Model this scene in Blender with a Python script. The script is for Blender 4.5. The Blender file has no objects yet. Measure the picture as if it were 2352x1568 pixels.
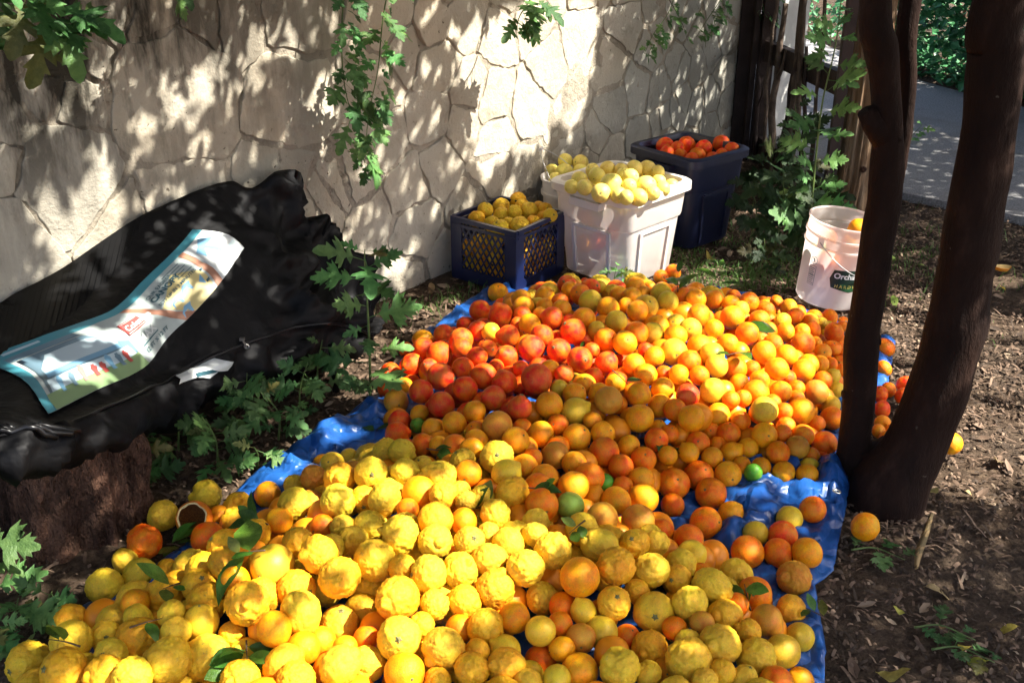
import bpy, bmesh, math, random
from mathutils import Vector, Matrix, noise, Euler
rad = math.radians
sc = bpy.context.scene
col = sc.collection
# ---------------------------------------------------------------- camera, sky, sun, exposure
CAM = Vector((0, 0, 1.65)); PITCH = rad(25.2); FPX = 2450.0
cam = bpy.data.cameras.new('camera'); cam.sensor_width = 36; cam.lens = FPX / 2352 * 36
cam.clip_start = .05; cam.clip_end = 300
co = bpy.data.objects.new('camera', cam); col.objects.link(co)
co.location = CAM; co.rotation_euler = (rad(90) - PITCH, 0, 0)
sc.camera = co
SUN_EL, SUN_AZ = rad(50), rad(-12)          # azimuth measured from +X towards +Y
SDIR = Vector((math.cos(SUN_EL) * math.cos(SUN_AZ), math.cos(SUN_EL) * math.sin(SUN_AZ), math.sin(SUN_EL)))
wd = bpy.data.worlds.new('World'); sc.world = wd; wd.use_nodes = True
nt = wd.node_tree; bg = nt.nodes['Background']
sky = nt.nodes.new('ShaderNodeTexSky'); sky.sky_type = 'NISHITA'; sky.sun_disc = False
sky.air_density = .7; sky.dust_density = 4.0; sky.ozone_density = .3; sky.sun_elevation = SUN_EL; sky.sun_rotation = rad(90) - SUN_AZ
nt.links.new(sky.outputs[0], bg.inputs[0]); bg.inputs[1].default_value = 0.135
sl = bpy.data.lights.new('sun', 'SUN'); sl.energy = 4.4; sl.angle = rad(.5); sl.color = (1, .95, .86)
so = bpy.data.objects.new('sun', sl); col.objects.link(so)
so.rotation_euler = SDIR.to_track_quat('Z', 'Y').to_euler(); so.location = (6, 0, 9)
vs = sc.view_settings; vs.view_transform = 'Standard'; vs.look = 'None'; vs.exposure = 1.9; vs.gamma = 1
sc.cycles.use_denoising = True
sc.cycles.max_bounces = 6; sc.cycles.diffuse_bounces = 3; sc.cycles.glossy_bounces = 2; sc.cycles.adaptive_threshold = .02
sc.cycles.sample_clamp_indirect = 6

# ---------------------------------------------------------------- places
AF = Vector((0, math.cos(PITCH), -math.sin(PITCH))); AU = Vector((0, math.sin(PITCH), math.cos(PITCH))); AR = Vector((1, 0, 0))
def ray(x, y): return AF + AR * ((x - 1176) / FPX) + AU * ((784 - y) / FPX)
def at(x, y, z=0.0):
    d = ray(x, y); return CAM + d * ((z - CAM.z) / d.z)
def aty(x, y, Y):
    d = ray(x, y); return CAM + d * (Y / d.y)
WB = Vector((-.452, 4.0, 0)); WD = Vector((.636, .772, 0)).normalized(); WN = Vector((WD.y, -WD.x, 0))
def onwall(x, y, off=0.0):
    d = ray(x, y); return CAM + d * (((WB - CAM).dot(WN) + off) / d.dot(WN))
def wallp(s, z, off=0.0): return WB + WD * s + WN * off + Vector((0, 0, z))

# ---------------------------------------------------------------- materials
def ramp(n, t, stops):
    r = t.nodes.new('ShaderNodeValToRGB'); r.color_ramp.elements[0].position = stops[0][0]; r.color_ramp.elements[0].color = (*stops[0][1], 1)
    r.color_ramp.elements[1].position = stops[-1][0]; r.color_ramp.elements[1].color = (*stops[-1][1], 1)
    for p, c in stops[1:-1]:
        e = r.color_ramp.elements.new(p); e.color = (*c, 1)
    t.links.new(n, r.inputs[0]); return r.outputs[0]
def tex(t, kind, scale, coord, detail=4, rough=.55, **kw):
    n = t.nodes.new('ShaderNodeTex' + kind); n.inputs['Scale'].default_value = scale
    if 'Detail' in n.inputs: n.inputs['Detail'].default_value = detail
    if 'Roughness' in n.inputs: n.inputs['Roughness'].default_value = rough
    for k, v in kw.items(): setattr(n, k, v)
    t.links.new(coord, n.inputs['Vector']); return n
def mixc(t, a, b, fac, mode='MIX'):
    m = t.nodes.new('ShaderNodeMix'); m.data_type = 'RGBA'; m.blend_type = mode
    for s, v in ((m.inputs[6], a), (m.inputs[7], b), (m.inputs[0], fac)):
        if hasattr(v, 'links'): t.links.new(v, s)
        elif isinstance(v, (int, float)): s.default_value = v
        else: s.default_value = (*v, 1)
    return m.outputs[2]
def bump(t, h, strength, dist, prev=None):
    b = t.nodes.new('ShaderNodeBump'); b.inputs['Strength'].default_value = strength; b.inputs['Distance'].default_value = dist
    t.links.new(h, b.inputs['Height'])
    if prev: t.links.new(prev, b.inputs['Normal'])
    return b.outputs[0]
def newmat(name, rough=.6, spec=.5, color=None):
    m = bpy.data.materials.new(name); m.use_nodes = True; t = m.node_tree; p = t.nodes['Principled BSDF']
    p.inputs['Roughness'].default_value = rough; p.inputs['Specular IOR Level'].default_value = spec
    if color: p.inputs['Base Color'].default_value = (*color, 1)
    c = t.nodes.new('ShaderNodeTexCoord'); oi = t.nodes.new('ShaderNodeObjectInfo')
    return m, t, p, c, oi
def lnk(t, a, b): t.links.new(a, b)
def math_(t, op, a, b):
    n = t.nodes.new('ShaderNodeMath'); n.operation = op
    for s, v in ((n.inputs[0], a), (n.inputs[1], b)):
        if hasattr(v, 'links'): t.links.new(v, s)
        else: s.default_value = v
    return n.outputs[0]
M = {}
def offs(t, c, oi):
    a = t.nodes.new('ShaderNodeVectorMath'); a.operation = 'ADD'
    k = t.nodes.new('ShaderNodeVectorMath'); k.operation = 'SCALE'; k.inputs[3].default_value = 37.0
    x = t.nodes.new('ShaderNodeCombineXYZ')
    for i in range(3): t.links.new(oi.outputs['Random'], x.inputs[i])
    t.links.new(x.outputs[0], k.inputs[0]); t.links.new(c.outputs['Object'], a.inputs[0]); t.links.new(k.outputs[0], a.inputs[1])
    return a.outputs[0]
def fruitmat(name, poresc, porestr, rough, mott, sss=0.0):
    m, t, p, c, oi = newmat(name, rough, .24)
    v = offs(t, c, oi)
    n1 = tex(t, 'Noise', 1.6, v, 3); n2 = tex(t, 'Noise', 9, v, 4); n3 = tex(t, 'Noise', 5.5, v, 2)
    base = oi.outputs['Color']
    hue = t.nodes.new('ShaderNodeHueSaturation')
    lnk(t, base, hue.inputs['Color'])
    h = t.nodes.new('ShaderNodeMapRange'); h.inputs[1].default_value = .3; h.inputs[2].default_value = .7
    h.inputs[3].default_value = .5 - mott; h.inputs[4].default_value = .5 + mott; lnk(t, n1.outputs[0], h.inputs[0]); lnk(t, h.outputs[0], hue.inputs['Hue'])
    vv = t.nodes.new('ShaderNodeMapRange'); vv.inputs[1].default_value = .3; vv.inputs[2].default_value = .7
    vv.inputs[3].default_value = .86; vv.inputs[4].default_value = 1.08; lnk(t, n2.outputs[0], vv.inputs[0]); lnk(t, vv.outputs[0], hue.inputs['Value'])
    scar = ramp(n3.outputs[0], t, [(.63, (0, 0, 0)), (.70, (.75, .75, .75))])
    n5 = tex(t, 'Noise', 26, v, 2); speck = ramp(n5.outputs[0], t, [(.67, (0, 0, 0)), (.72, (.7, .7, .7))])
    n8 = tex(t, 'Noise', .9, v, 2); gp = math_(t, 'MULTIPLY', ramp(n8.outputs[0], t, [(.52, (0, 0, 0)), (.70, (1, 1, 1))]), .24)
    c0 = mixc(t, hue.outputs[0], (.52, .42, .03), gp)
    c1 = mixc(t, c0, (.36, .20, .06), math_(t, 'MULTIPLY', scar, .55))
    c2 = mixc(t, c1, (.10, .06, .02), speck)
    lnk(t, c2, p.inputs['Base Color'])
    vo = tex(t, 'Voronoi', poresc, v); n4 = tex(t, 'Noise', poresc * .45, v, 2)
    b = bump(t, n4.outputs[0], porestr, .03); b = bump(t, vo.outputs[0], porestr * .8, .02, b)
    lnk(t, b, p.inputs['Normal'])
    rr = t.nodes.new('ShaderNodeMapRange'); rr.inputs[3].default_value = rough - .1; rr.inputs[4].default_value = rough + .14
    lnk(t, n2.outputs[0], rr.inputs[0]); lnk(t, rr.outputs[0], p.inputs['Roughness'])
    if sss:
        p.inputs['Subsurface Weight'].default_value = sss; p.inputs['Subsurface Radius'].default_value = (1, .5, .1); p.inputs['Subsurface Scale'].default_value = .06
    return m
M['orange'] = fruitmat('orange peel', 36, .20, .38, .018)
M['rough'] = fruitmat('rough lemon peel', 46, .26, .42, .014)
M['smooth'] = fruitmat('smooth citrus peel', 40, .10, .36, .012)

def simple(name, color, rough=.6, spec=.4, nscale=6, var=.25, bsc=40, bst=.25, bd=.01, coord='Object', metal=0, crease=0):
    m, t, p, c, oi = newmat(name, rough, spec)
    v = c.outputs[coord]
    n = tex(t, 'Noise', nscale, v, 5)
    lo = tuple(x * (1 - var) for x in color); hi = tuple(min(1, x * (1 + var)) for x in color)
    lnk(t, ramp(n.outputs[0], t, [(.3, lo), (.7, hi)]), p.inputs['Base Color'])
    if bst:
        nb = tex(t, 'Noise', bsc, v, 4); b_ = bump(t, nb.outputs[0], bst, bd)
        if crease: nc = tex(t, 'Noise', crease, v, 3); b_ = bump(t, math_(t, 'ABSOLUTE', math_(t, 'SUBTRACT', nc.outputs[0], .5), 0), .25, .05, b_)
        lnk(t, b_, p.inputs['Normal'])
    p.inputs['Metallic'].default_value = metal
    return m
M['orange_world'] = simple('buried orange peel', (.82, .27, .008), .4, .32, 14, .12, 700, .3, .001)
# stone, mortar
def stonemat(name, proud=True):
    m, t, p, c, oi = newmat(name, .85, .2)
    g = t.nodes.new('ShaderNodeNewGeometry'); pos = g.outputs['Position']
    n1 = tex(t, 'Noise', 3.2, pos, 6, .6); n2 = tex(t, 'Noise', 26, pos, 6, .7); n3 = tex(t, 'Noise', 7, pos, 5, .7); n4 = tex(t, 'Noise', 90, pos, 3)
    if proud:
        base = mixc(t, oi.outputs['Color'], (.465, .43, .35), ramp(n1.outputs[0], t, [(.35, (0, 0, 0)), (.65, (.7, .7, .7))]))
    else:
        base = ramp(n1.outputs[0], t, [(.35, (.27, .235, .18)), (.65, (.42, .365, .285))])
    base = mixc(t, base, (.19, .165, .125), ramp(n3.outputs[0], t, [(.55, (0, 0, 0)), (.72, (.55, .55, .55))]))
    base = mixc(t, base, (.09, .075, .055), ramp(n2.outputs[0], t, [(.62, (0, 0, 0)), (.72, (.6, .6, .6))] if proud else [(.55, (0, 0, 0)), (.7, (.8, .8, .8))]))
    # old damp stains that start under the planted top and run down the left part
    sep = t.nodes.new('ShaderNodeSeparateXYZ'); lnk(t, pos, sep.inputs[0])
    mp = t.nodes.new('ShaderNodeMapping'); mp.inputs['Scale'].default_value = (7, 7, 1.6); lnk(t, pos, mp.inputs[0])
    ns = tex(t, 'Noise', 1.0, mp.outputs[0], 6, .65)
    top = t.nodes.new('ShaderNodeMapRange'); top.inputs[1].default_value = .45; top.inputs[2].default_value = 1.0; lnk(t, sep.outputs[2], top.inputs[0])
    lf = t.nodes.new('ShaderNodeMapRange'); lf.inputs[1].default_value = -.45; lf.inputs[2].default_value = -1.1; lnk(t, sep.outputs[0], lf.inputs[0])
    st = math_(t, 'MULTIPLY', math_(t, 'MULTIPLY', top.outputs[0], lf.outputs[0]), ramp(ns.outputs[0], t, [(.40, (0, 0, 0)), (.55, (1, 1, 1))]))
    base = mixc(t, base, (.045, .04, .03), st)
    n6 = tex(t, 'Noise', 55, pos, 2); n7 = tex(t, 'Noise', 1.7, pos, 3)
    pit = math_(t, 'MULTIPLY', ramp(n6.outputs[0], t, [(.70, (0, 0, 0)), (.73, (1, 1, 1))]), ramp(n7.outputs[0], t, [(.45, (0, 0, 0)), (.6, (1, 1, 1))]))
    base = mixc(t, base, (.10, .08, .055), math_(t, 'MULTIPLY', pit, .8))
    lnk(t, base, p.inputs['Base Color'])
    b = bump(t, n3.outputs[0], .55, .03); b = bump(t, math_(t, 'SUBTRACT', 1.0, pit), .6, .006, b); b = bump(t, n2.outputs[0], .45 if proud else .8, .010, b); b = bump(t, n4.outputs[0], .3 if proud else .7, .004, b)
    lnk(t, b, p.inputs['Normal'])
    return m
M['stone'] = stonemat('wall stone'); M['mortar'] = stonemat('wall mortar', False)
# soil
m, t, p, c, oi = newmat('soil', .95, .15); pos = t.nodes.new('ShaderNodeNewGeometry').outputs['Position']
n1 = tex(t, 'Noise', 2.2, pos, 6, .6); n2 = tex(t, 'Noise', 38, pos, 6, .7); n3 = tex(t, 'Voronoi', 70, pos)
cc = ramp(n2.outputs[0], t, [(.3, (.026, .016, .010)), (.5, (.068, .045, .029)), (.72, (.15, .106, .07))])
cc = mixc(t, cc, (.085, .063, .045), ramp(n1.outputs[0], t, [(.45, (0, 0, 0)), (.65, (.6, .6, .6))]))
lnk(t, cc, p.inputs['Base Color']); b = bump(t, n2.outputs[0], .8, .02); b = bump(t, n3.outputs[0], .5, .006, b); lnk(t, b, p.inputs['Normal']); M['soil'] = m
# asphalt path
m, t, p, c, oi = newmat('asphalt', .9, .2); pos = t.nodes.new('ShaderNodeNewGeometry').outputs['Position']
n1 = tex(t, 'Noise', 1.6, pos, 6, .65); n2 = tex(t, 'Noise', 120, pos, 3); n3 = tex(t, 'Noise', 9, pos, 6, .7)
cc = ramp(n2.outputs[0], t, [(.3, (.17, .165, .165)), (.7, (.38, .375, .37))]); cc = mixc(t, cc, (.15, .12, .09), ramp(n1.outputs[0], t, [(.5, (0, 0, 0)), (.7, (.6, .6, .6))]))
cc = mixc(t, cc, (.09, .075, .06), ramp(n3.outputs[0], t, [(.6, (0, 0, 0)), (.72, (.6, .6, .6))]))
lnk(t, cc, p.inputs['Base Color']); lnk(t, bump(t, n2.outputs[0], .5, .006), p.inputs['Normal']); M['asphalt'] = m
# tarp
m, t, p, c, oi = newmat('blue tarpaulin', .32, .45); v = c.outputs['Object']
n1 = tex(t, 'Noise', 5, v, 5); n2 = tex(t, 'Noise', 30, v, 3); w1 = tex(t, 'Wave', 90, v); w2 = tex(t, 'Noise', 11, v, 3)
cc = ramp(n1.outputs[0], t, [(.3, (.008, .050, .21)), (.7, (.016, .10, .34))]); nd = tex(t, 'Noise', 3, v, 6, .7)
cc = mixc(t, cc, (.14, .11, .09), ramp(nd.outputs[0], t, [(.6, (0, 0, 0)), (.76, (.25, .25, .25))]))
lnk(t, cc, p.inputs['Base Color']); wr = tex(t, 'Noise', 13, v, 1, .5); rg_ = math_(t, 'ABSOLUTE', math_(t, 'SUBTRACT', wr.outputs[0], .5), 0); wr2 = tex(t, 'Noise', 5, v, 1, .5); rg2 = math_(t, 'MINIMUM', math_(t, 'ABSOLUTE', math_(t, 'SUBTRACT', wr2.outputs[0], .5), 0), .06); b = bump(t, rg2, 1.0, .12); b = bump(t, rg_, .7, .05, b); b = bump(t, w2.outputs[0], .3, .03, b); b = bump(t, n2.outputs[0], .12, .006, b); b = bump(t, w1.outputs[0], .12, .002, b); lnk(t, b, p.inputs['Normal']); M['tarp'] = m
# leaf (two sided, lets light through)
def leafmat(name, col1, col2, rough=.45, trans=.35, tcol=None):
    m, t, p, c, oi = newmat(name, rough, .4)
    v = offs(t, c, oi); n = tex(t, 'Noise', 7, v, 3)
    r = mixc(t, ramp(n.outputs[0], t, [(.3, col1), (.7, col2)]), oi.outputs['Color'], 1.0, 'MULTIPLY')
    lnk(t, r, p.inputs['Base Color'])
    tr = t.nodes.new('ShaderNodeBsdfTranslucent'); lnk(t, mixc(t, r, tcol or (1, 1, .5), .0 if tcol is None else 1.0, 'MIX'), tr.inputs[0])
    mx = t.nodes.new('ShaderNodeMixShader'); mx.inputs[0].default_value = trans
    lnk(t, p.outputs[0], mx.inputs[1]); lnk(t, tr.outputs[0], mx.inputs[2]); lnk(t, mx.outputs[0], t.nodes['Material Output'].inputs[0])
    nb = tex(t, 'Noise', 30, c.outputs['Object'], 3); lnk(t, bump(t, nb.outputs[0], .3, .02), p.inputs['Normal'])
    return m
M['leaf'] = leafmat('lobed leaf', (.05, .145, .04), (.10, .24, .07))
M['cleaf'] = leafmat('citrus leaf', (.03, .10, .012), (.06, .16, .02), .3)
M['hedge'] = simple('hedge leaf', (.05, .19, .07), .45, .4, 8, .5, 0, 0)
M['crown'] = simple('crown leaf', (.035, .085, .02), .5, .3, 5, .3, 0, 0)
M['dry'] = leafmat('dry leaf', (.20, .14, .07), (.34, .25, .13), .7, .2)
M['grass'] = leafmat('grass blade', (.06, .14, .025), (.12, .22, .05), .5, .3)
M['stem'] = simple('green stem', (.10, .15, .04), .5, .4, 20, .3)
M['twig'] = simple('twig', (.10, .065, .04), .8, .2, 20, .4, 60, .5)
M['bark'] = None
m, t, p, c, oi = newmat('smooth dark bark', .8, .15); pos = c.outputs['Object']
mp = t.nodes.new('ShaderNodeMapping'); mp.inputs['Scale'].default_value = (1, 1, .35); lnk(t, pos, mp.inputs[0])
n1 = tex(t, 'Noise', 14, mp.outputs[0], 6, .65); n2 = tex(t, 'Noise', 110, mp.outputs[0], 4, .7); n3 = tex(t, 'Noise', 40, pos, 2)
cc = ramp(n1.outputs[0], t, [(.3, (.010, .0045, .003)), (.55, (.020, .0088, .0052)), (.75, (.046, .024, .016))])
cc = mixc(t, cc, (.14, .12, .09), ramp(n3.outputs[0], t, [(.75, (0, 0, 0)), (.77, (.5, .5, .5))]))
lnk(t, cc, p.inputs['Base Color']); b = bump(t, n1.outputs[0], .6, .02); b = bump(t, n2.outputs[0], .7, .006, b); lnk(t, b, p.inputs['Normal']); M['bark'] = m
# cracked stump bark
m, t, p, c, oi = newmat('cracked stump bark', .9, .15); pos = c.outputs['Object']
mp = t.nodes.new('ShaderNodeMapping'); mp.inputs['Scale'].default_value = (1, 1, .45); lnk(t, pos, mp.inputs[0])
n1 = tex(t, 'Noise', 9, mp.outputs[0], 6, .7); vo = tex(t, 'Voronoi', 24, mp.outputs[0]); n2 = tex(t, 'Noise', 60, mp.outputs[0], 5, .7)
cc = ramp(n1.outputs[0], t, [(.3, (.016, .009, .006)), (.48, (.075, .04, .027)), (.70, (.26, .135, .085))])
lnk(t, cc, p.inputs['Base Color']); b = bump(t, n1.outputs[0], 1.0, .09); b = bump(t, vo.outputs[0], .9, .03, b); b = bump(t, n2.outputs[0], .6, .008, b); lnk(t, b, p.inputs['Normal']); M['stump'] = m
# weathered log
m, t, p, c, oi = newmat('weathered log', .85, .2); pos = c.outputs['Object']
mp = t.nodes.new('ShaderNodeMapping'); mp.inputs['Scale'].default_value = (9, 9, .8); lnk(t, pos, mp.inputs[0])
n1 = tex(t, 'Noise', 1.6, mp.outputs[0], 6, .65); n2 = tex(t, 'Noise', 6, mp.outputs[0], 5, .7); n3 = tex(t, 'Noise', 3, pos, 4)
cc = ramp(n1.outputs[0], t, [(.3, (.07, .048, .03)), (.48, (.24, .155, .09)), (.7, (.44, .33, .225))]); cc = mixc(t, cc, (.34, .17, .07), ramp(n3.outputs[0], t, [(.45, (0, 0, 0)), (.65, (.6, .6, .6))]))
lnk(t, cc, p.inputs['Base Color']); b = bump(t, n1.outputs[0], 1.0, .05); b = bump(t, n2.outputs[0], .8, .012, b); lnk(t, b, p.inputs['Normal']); M['log'] = m
M['darkwood'] = simple('dark stained timber', (.035, .022, .018), .7, .3, 8, .4, 50, .5, .006)
M['stick'] = simple('grey brown stick', (.11, .08, .06), .85, .2, 14, .45, 60, .8, .008)
M['steel'] = simple('brown painted steel', (.045, .024, .02), .5, .4, 10, .3, 60, .2, .003)
M['cutwood'] = simple('cut wood face', (.13, .088, .055), .85, .2, 20, .3, 60, .6, .006)
M['whitewash'] = simple('white render', (.72, .71, .67), .9, .2, 6, .12, 40, .5, .01)
def plastic(name, color, trans, rough=.4, var=.06, glow=None, see=0):
    m, t, p, c, oi = newmat(name, rough, .5); v = c.outputs['Object']
    n = tex(t, 'Noise', 7, v, 5); nd = tex(t, 'Noise', 22, v, 5, .7)
    cc = ramp(n.outputs[0], t, [(.3, tuple(x * (1 - var) for x in color)), (.7, color)])
    cc = mixc(t, cc, (.22, .18, .13), ramp(nd.outputs[0], t, [(.64, (0, 0, 0)), (.8, (.45, .45, .45))]))
    lnk(t, cc, p.inputs['Base Color']); nb = tex(t, 'Noise', 60, v, 2); lnk(t, bump(t, nb.outputs[0], .08, .004), p.inputs['Normal'])
    if trans:
        tr = t.nodes.new('ShaderNodeBsdfTranslucent'); tr.inputs[0].default_value = (*(glow or color), 1)
        mx = t.nodes.new('ShaderNodeMixShader'); mx.inputs[0].default_value = trans
        lnk(t, p.outputs[0], mx.inputs[1]); lnk(t, tr.outputs[0], mx.inputs[2]); lnk(t, mx.outputs[0], t.nodes['Material Output'].inputs[0])
        if see:
            tp2 = t.nodes.new('ShaderNodeBsdfTransparent'); m2 = t.nodes.new('ShaderNodeMixShader'); m2.inputs[0].default_value = see
            lnk(t, mx.outputs[0], m2.inputs[1]); lnk(t, tp2.outputs[0], m2.inputs[2]); lnk(t, m2.outputs[0], t.nodes['Material Output'].inputs[0])
    return m
M['white'] = plastic('milky white plastic', (.74, .70, .65), .16, .38, .06, (.88, .74, .66))
M['pailwhite'] = plastic('thin white bucket plastic', (.86, .81, .77), .55, .38, .04, (.96, .83, .78), .16)
M['milky'] = plastic('thin milky plastic', (.76, .72, .67), .20, .38, .06, (.88, .74, .66), .26)
M['navy'] = plastic('navy plastic', (.008, .012, .038), 0, .42, .2)
M['crate'] = plastic('blue crate plastic', (.006, .012, .055), 0, .36, .2)
M['wire'] = simple('steel wire', (.45, .44, .42), .35, .5, 10, .2, 0, 0, 0, 'Object', .9)
M['fabric'] = simple('black nylon', (.0016, .0016, .0021), .6, .20, 30, .2, 260, .25, .0015, crease=9)
M['rubber'] = simple('black plastic strip', (.006, .006, .007), .3, .4, 10, .1, 0, 0)
M['steelbright'] = simple('grommet metal', (.55, .54, .50), .4, .5, 10, .2, 0, 0, 0, 'Object', .85)
M['pith'] = simple('citrus pith', (.72, .55, .25), .7, .3, 12, .3)
M['flesh'] = simple('dried citrus inside', (.34, .12, .025), .7, .3, 12, .5, 30, .8, .02)
M['mold'] = simple('pale mould patch', (.50, .48, .43), .9, .2, 20, .2)
M['calyx'] = simple('dry green calyx', (.16, .15, .05), .7, .3, 12, .4)
def flat(name, c, rough=.5):
    m, t, p, cc, oi = newmat(name, rough, .4, c); return m

# ---------------------------------------------------------------- mesh helpers
def mesh(name, verts, faces, mats, mi=None, smooth=False):
    me = bpy.data.meshes.new(name); me.from_pydata([tuple(v) for v in verts], [], faces); 
    for m in (mats if isinstance(mats, (list, tuple)) else [mats]): me.materials.append(m)
    if mi: me.polygons.foreach_set('material_index', mi)
    if smooth: me.polygons.foreach_set('use_smooth', [True] * len(me.polygons))
    me.update(); return me
def obj(name, me, parent=None, label=None, cat=None, group=None, kind=None, loc=None, rot=None, scale=None):
    o = bpy.data.objects.new(name, me); col.objects.link(o)
    if parent: o.parent = parent
    if label: o['label'] = label
    if cat: o['category'] = cat
    if group: o['group'] = group
    if kind: o['kind'] = kind
    if loc is not None: o.location = loc
    if rot is not None: o.rotation_euler = rot
    if scale is not None: o.scale = scale if hasattr(scale, '__len__') else (scale,) * 3
    return o
class MB:
    def __init__(s): s.v = []; s.f = []; s.m = []
    def add(s, vs, fs, mi=0):
        k = len(s.v); s.v += [Vector(v) for v in vs]; s.f += [tuple(i + k for i in f) for f in fs]; s.m += [mi] * len(fs)
    def box(s, c, size, mat=None, mi=0):
        hx, hy, hz = (x / 2 for x in size); R = mat or Matrix.Identity(3)
        vs = [Vector(c) + R @ Vector((x * hx, y * hy, z * hz)) for z in (-1, 1) for x, y in ((-1, -1), (1, -1), (1, 1), (-1, 1))]
        s.add(vs, [(3, 2, 1, 0), (4, 5, 6, 7), (0, 1, 5, 4), (1, 2, 6, 5), (2, 3, 7, 6), (3, 0, 4, 7)], mi)
    def bar(s, a, b, w, h, up=Vector((0, 0, 1)), mi=0):
        a, b = Vector(a), Vector(b); d = (b - a); L = d.length; d.normalize()
        x = d.cross(up); x = x.normalized() if x.length > 1e-4 else Vector((1, 0, 0)); y = x.cross(d)
        s.box((a + b) / 2, (w, L, h), Matrix((x, d, y)).transposed(), mi)
    def tube(s, pts, rads, seg=8, mi=0, caps=True, amp=0.0, nsc=8.0, seed=0, groove=0.0, gf=4.0):
        pts = [Vector(p) for p in pts]; n = len(pts); k = len(s.v)
        if not hasattr(rads, '__len__'): rads = [rads] * n
        x = None
        for i in range(n):
            d = (pts[min(i + 1, n - 1)] - pts[max(i - 1, 0)]).normalized()
            if x is None: x = d.orthogonal().normalized()
            else: x = (x - d * x.dot(d)).normalized()
            y = d.cross(x)
            for j in range(seg):
                a = 2 * math.pi * j / seg; q = x * math.cos(a) + y * math.sin(a)
                r = rads[i]
                if amp: r *= 1 + amp * noise.noise((pts[i] + q * r) * nsc + Vector((seed, 0, 0)))
                if groove: r *= 1 - groove * abs(noise.noise(Vector((math.cos(a) * gf, math.sin(a) * gf, pts[i].z * 1.3 + seed))) ) + groove * .4 * noise.noise(Vector((math.cos(a) * gf * 3, math.sin(a) * gf * 3, pts[i].z * 3)))
                s.v.append(pts[i] + q * r)
        for i in range(n - 1):
            for j in range(seg):
                j2 = (j + 1) % seg; s.f.append((k + i * seg + j, k + i * seg + j2, k + (i + 1) * seg + j2, k + (i + 1) * seg + j)); s.m.append(mi)
        if caps:
            s.f.append(tuple(k + j for j in reversed(range(seg)))); s.f.append(tuple(k + (n - 1) * seg + j for j in range(seg))); s.m += [mi, mi]
    def lathe(s, prof, seg=40, mi=0):
        k = len(s.v)
        for r, z in prof:
            for j in range(seg):
                a = 2 * math.pi * j / seg; s.v.append(Vector((r * math.cos(a), r * math.sin(a), z)))
        for i in range(len(prof) - 1):
            for j in range(seg):
                j2 = (j + 1) % seg; s.f.append((k + i * seg + j, k + i * seg + j2, k + (i + 1) * seg + j2, k + (i + 1) * seg + j)); s.m.append(mi)
    def rings(s, rings, mi=0, cap0=True, cap1=False):
        k = len(s.v); n = len(rings[0])
        for r in rings: s.v += [Vector(q) for q in r]
        for i in range(len(rings) - 1):
            for j in range(n):
                j2 = (j + 1) % n; s.f.append((k + i * n + j, k + i * n + j2, k + (i + 1) * n + j2, k + (i + 1) * n + j)); s.m.append(mi)
        if cap0: s.f.append(tuple(k + j for j in reversed(range(n)))); s.m.append(mi)
        if cap1: s.f.append(tuple(k + (len(rings) - 1) * n + j for j in range(n))); s.m.append(mi)
    def me(s, name, mats, smooth=False): return mesh(name, s.v, s.f, mats, s.m, smooth)
def crom(P, n):                                   # Catmull-Rom through points
    P = [Vector(p) for p in P]; Q = [P[0] * 2 - P[1]] + P + [P[-1] * 2 - P[-2]]; out = []
    for i in range(1, len(Q) - 2):
        for k in range(n):
            t = k / n; a, b, c, d = Q[i - 1:i + 3]
            out.append(.5 * ((2 * b) + (c - a) * t + (2 * a - 5 * b + 4 * c - d) * t * t + (3 * b - a - 3 * c + d) * t ** 3))
    return out + [P[-1]]
def smoothang(o, ang=40):
    me = o.data; me.polygons.foreach_set('use_smooth', [True] * len(me.polygons))
    try: me.set_sharp_from_angle(angle=rad(ang))
    except Exception: pass
def empty(name, loc, label=None, cat=None, group=None, rotz=0):
    o = obj(name, None, None, label, cat, group, None, loc); o.rotation_euler = (0, 0, rotz); o.empty_display_size = .1; return o
def kid(name, me, parent):                        # mesh given in world coordinates, parented to an Empty that is not rotated
    o = obj(name, me, parent); o.location = -parent.location; return o
rnd = random.Random(7)

# ================================================================ ground and path
def gspace(lo, hi, a, b, step):
    xs = [a + i * step for i in range(int((b - a) / step) + 1)]
    k = step; q = xs[0]
    while q > lo: k *= 1.6; q -= k; xs.insert(0, q)
    k = step; q = xs[-1]
    while q < hi: k *= 1.6; q += k; xs.append(q)
    return xs
def gz(x, y):
    v = Vector((x, y, 0))
    return -.012 + .016 * noise.noise(v * 1.3) + .010 * noise.noise(v * 5) + .006 * noise.noise(v * 17)
gx = gspace(-45, 45, -1.8, 3.2, .045); gy = gspace(-45, 60, 1.2, 6.6, .045)
V = [(x, y, gz(x, y)) for y in gy for x in gx]; nx = len(gx)
Fc = [(j * nx + i, j * nx + i + 1, (j + 1) * nx + i + 1, (j + 1) * nx + i) for j in range(len(gy) - 1) for i in range(nx - 1)]
g = obj('ground', mesh('ground', V, Fc, M['soil'], None, True), kind='structure')
def sheet(name, poly, z, mat, th=.03):
    n = len(poly); mb = MB()
    mb.add([(x, y, z) for x, y in poly] + [(x, y, z - th) for x, y in poly], [tuple(range(n))] + [(i + n, (i + 1) % n + n, (i + 1) % n, i) for i in range(n)])
    return mb.me(name, mat)
edge0 = [(1.43, 5.74), (1.72, 5.46), (1.98, 5.23), (2.22, 5.01), (2.43, 4.84), (3.0, 4.32), (4.5, 2.95), (9, -1)]
edge1 = [(13, 2.5), (5.4, 4.9), (4.1, 6.25), (3.45, 7.1), (3.2, 7.6), (3.02, 8.05), (2.75, 9.4), (2.5, 14), (1.2, 14), (1.45, 6.3)]
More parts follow.
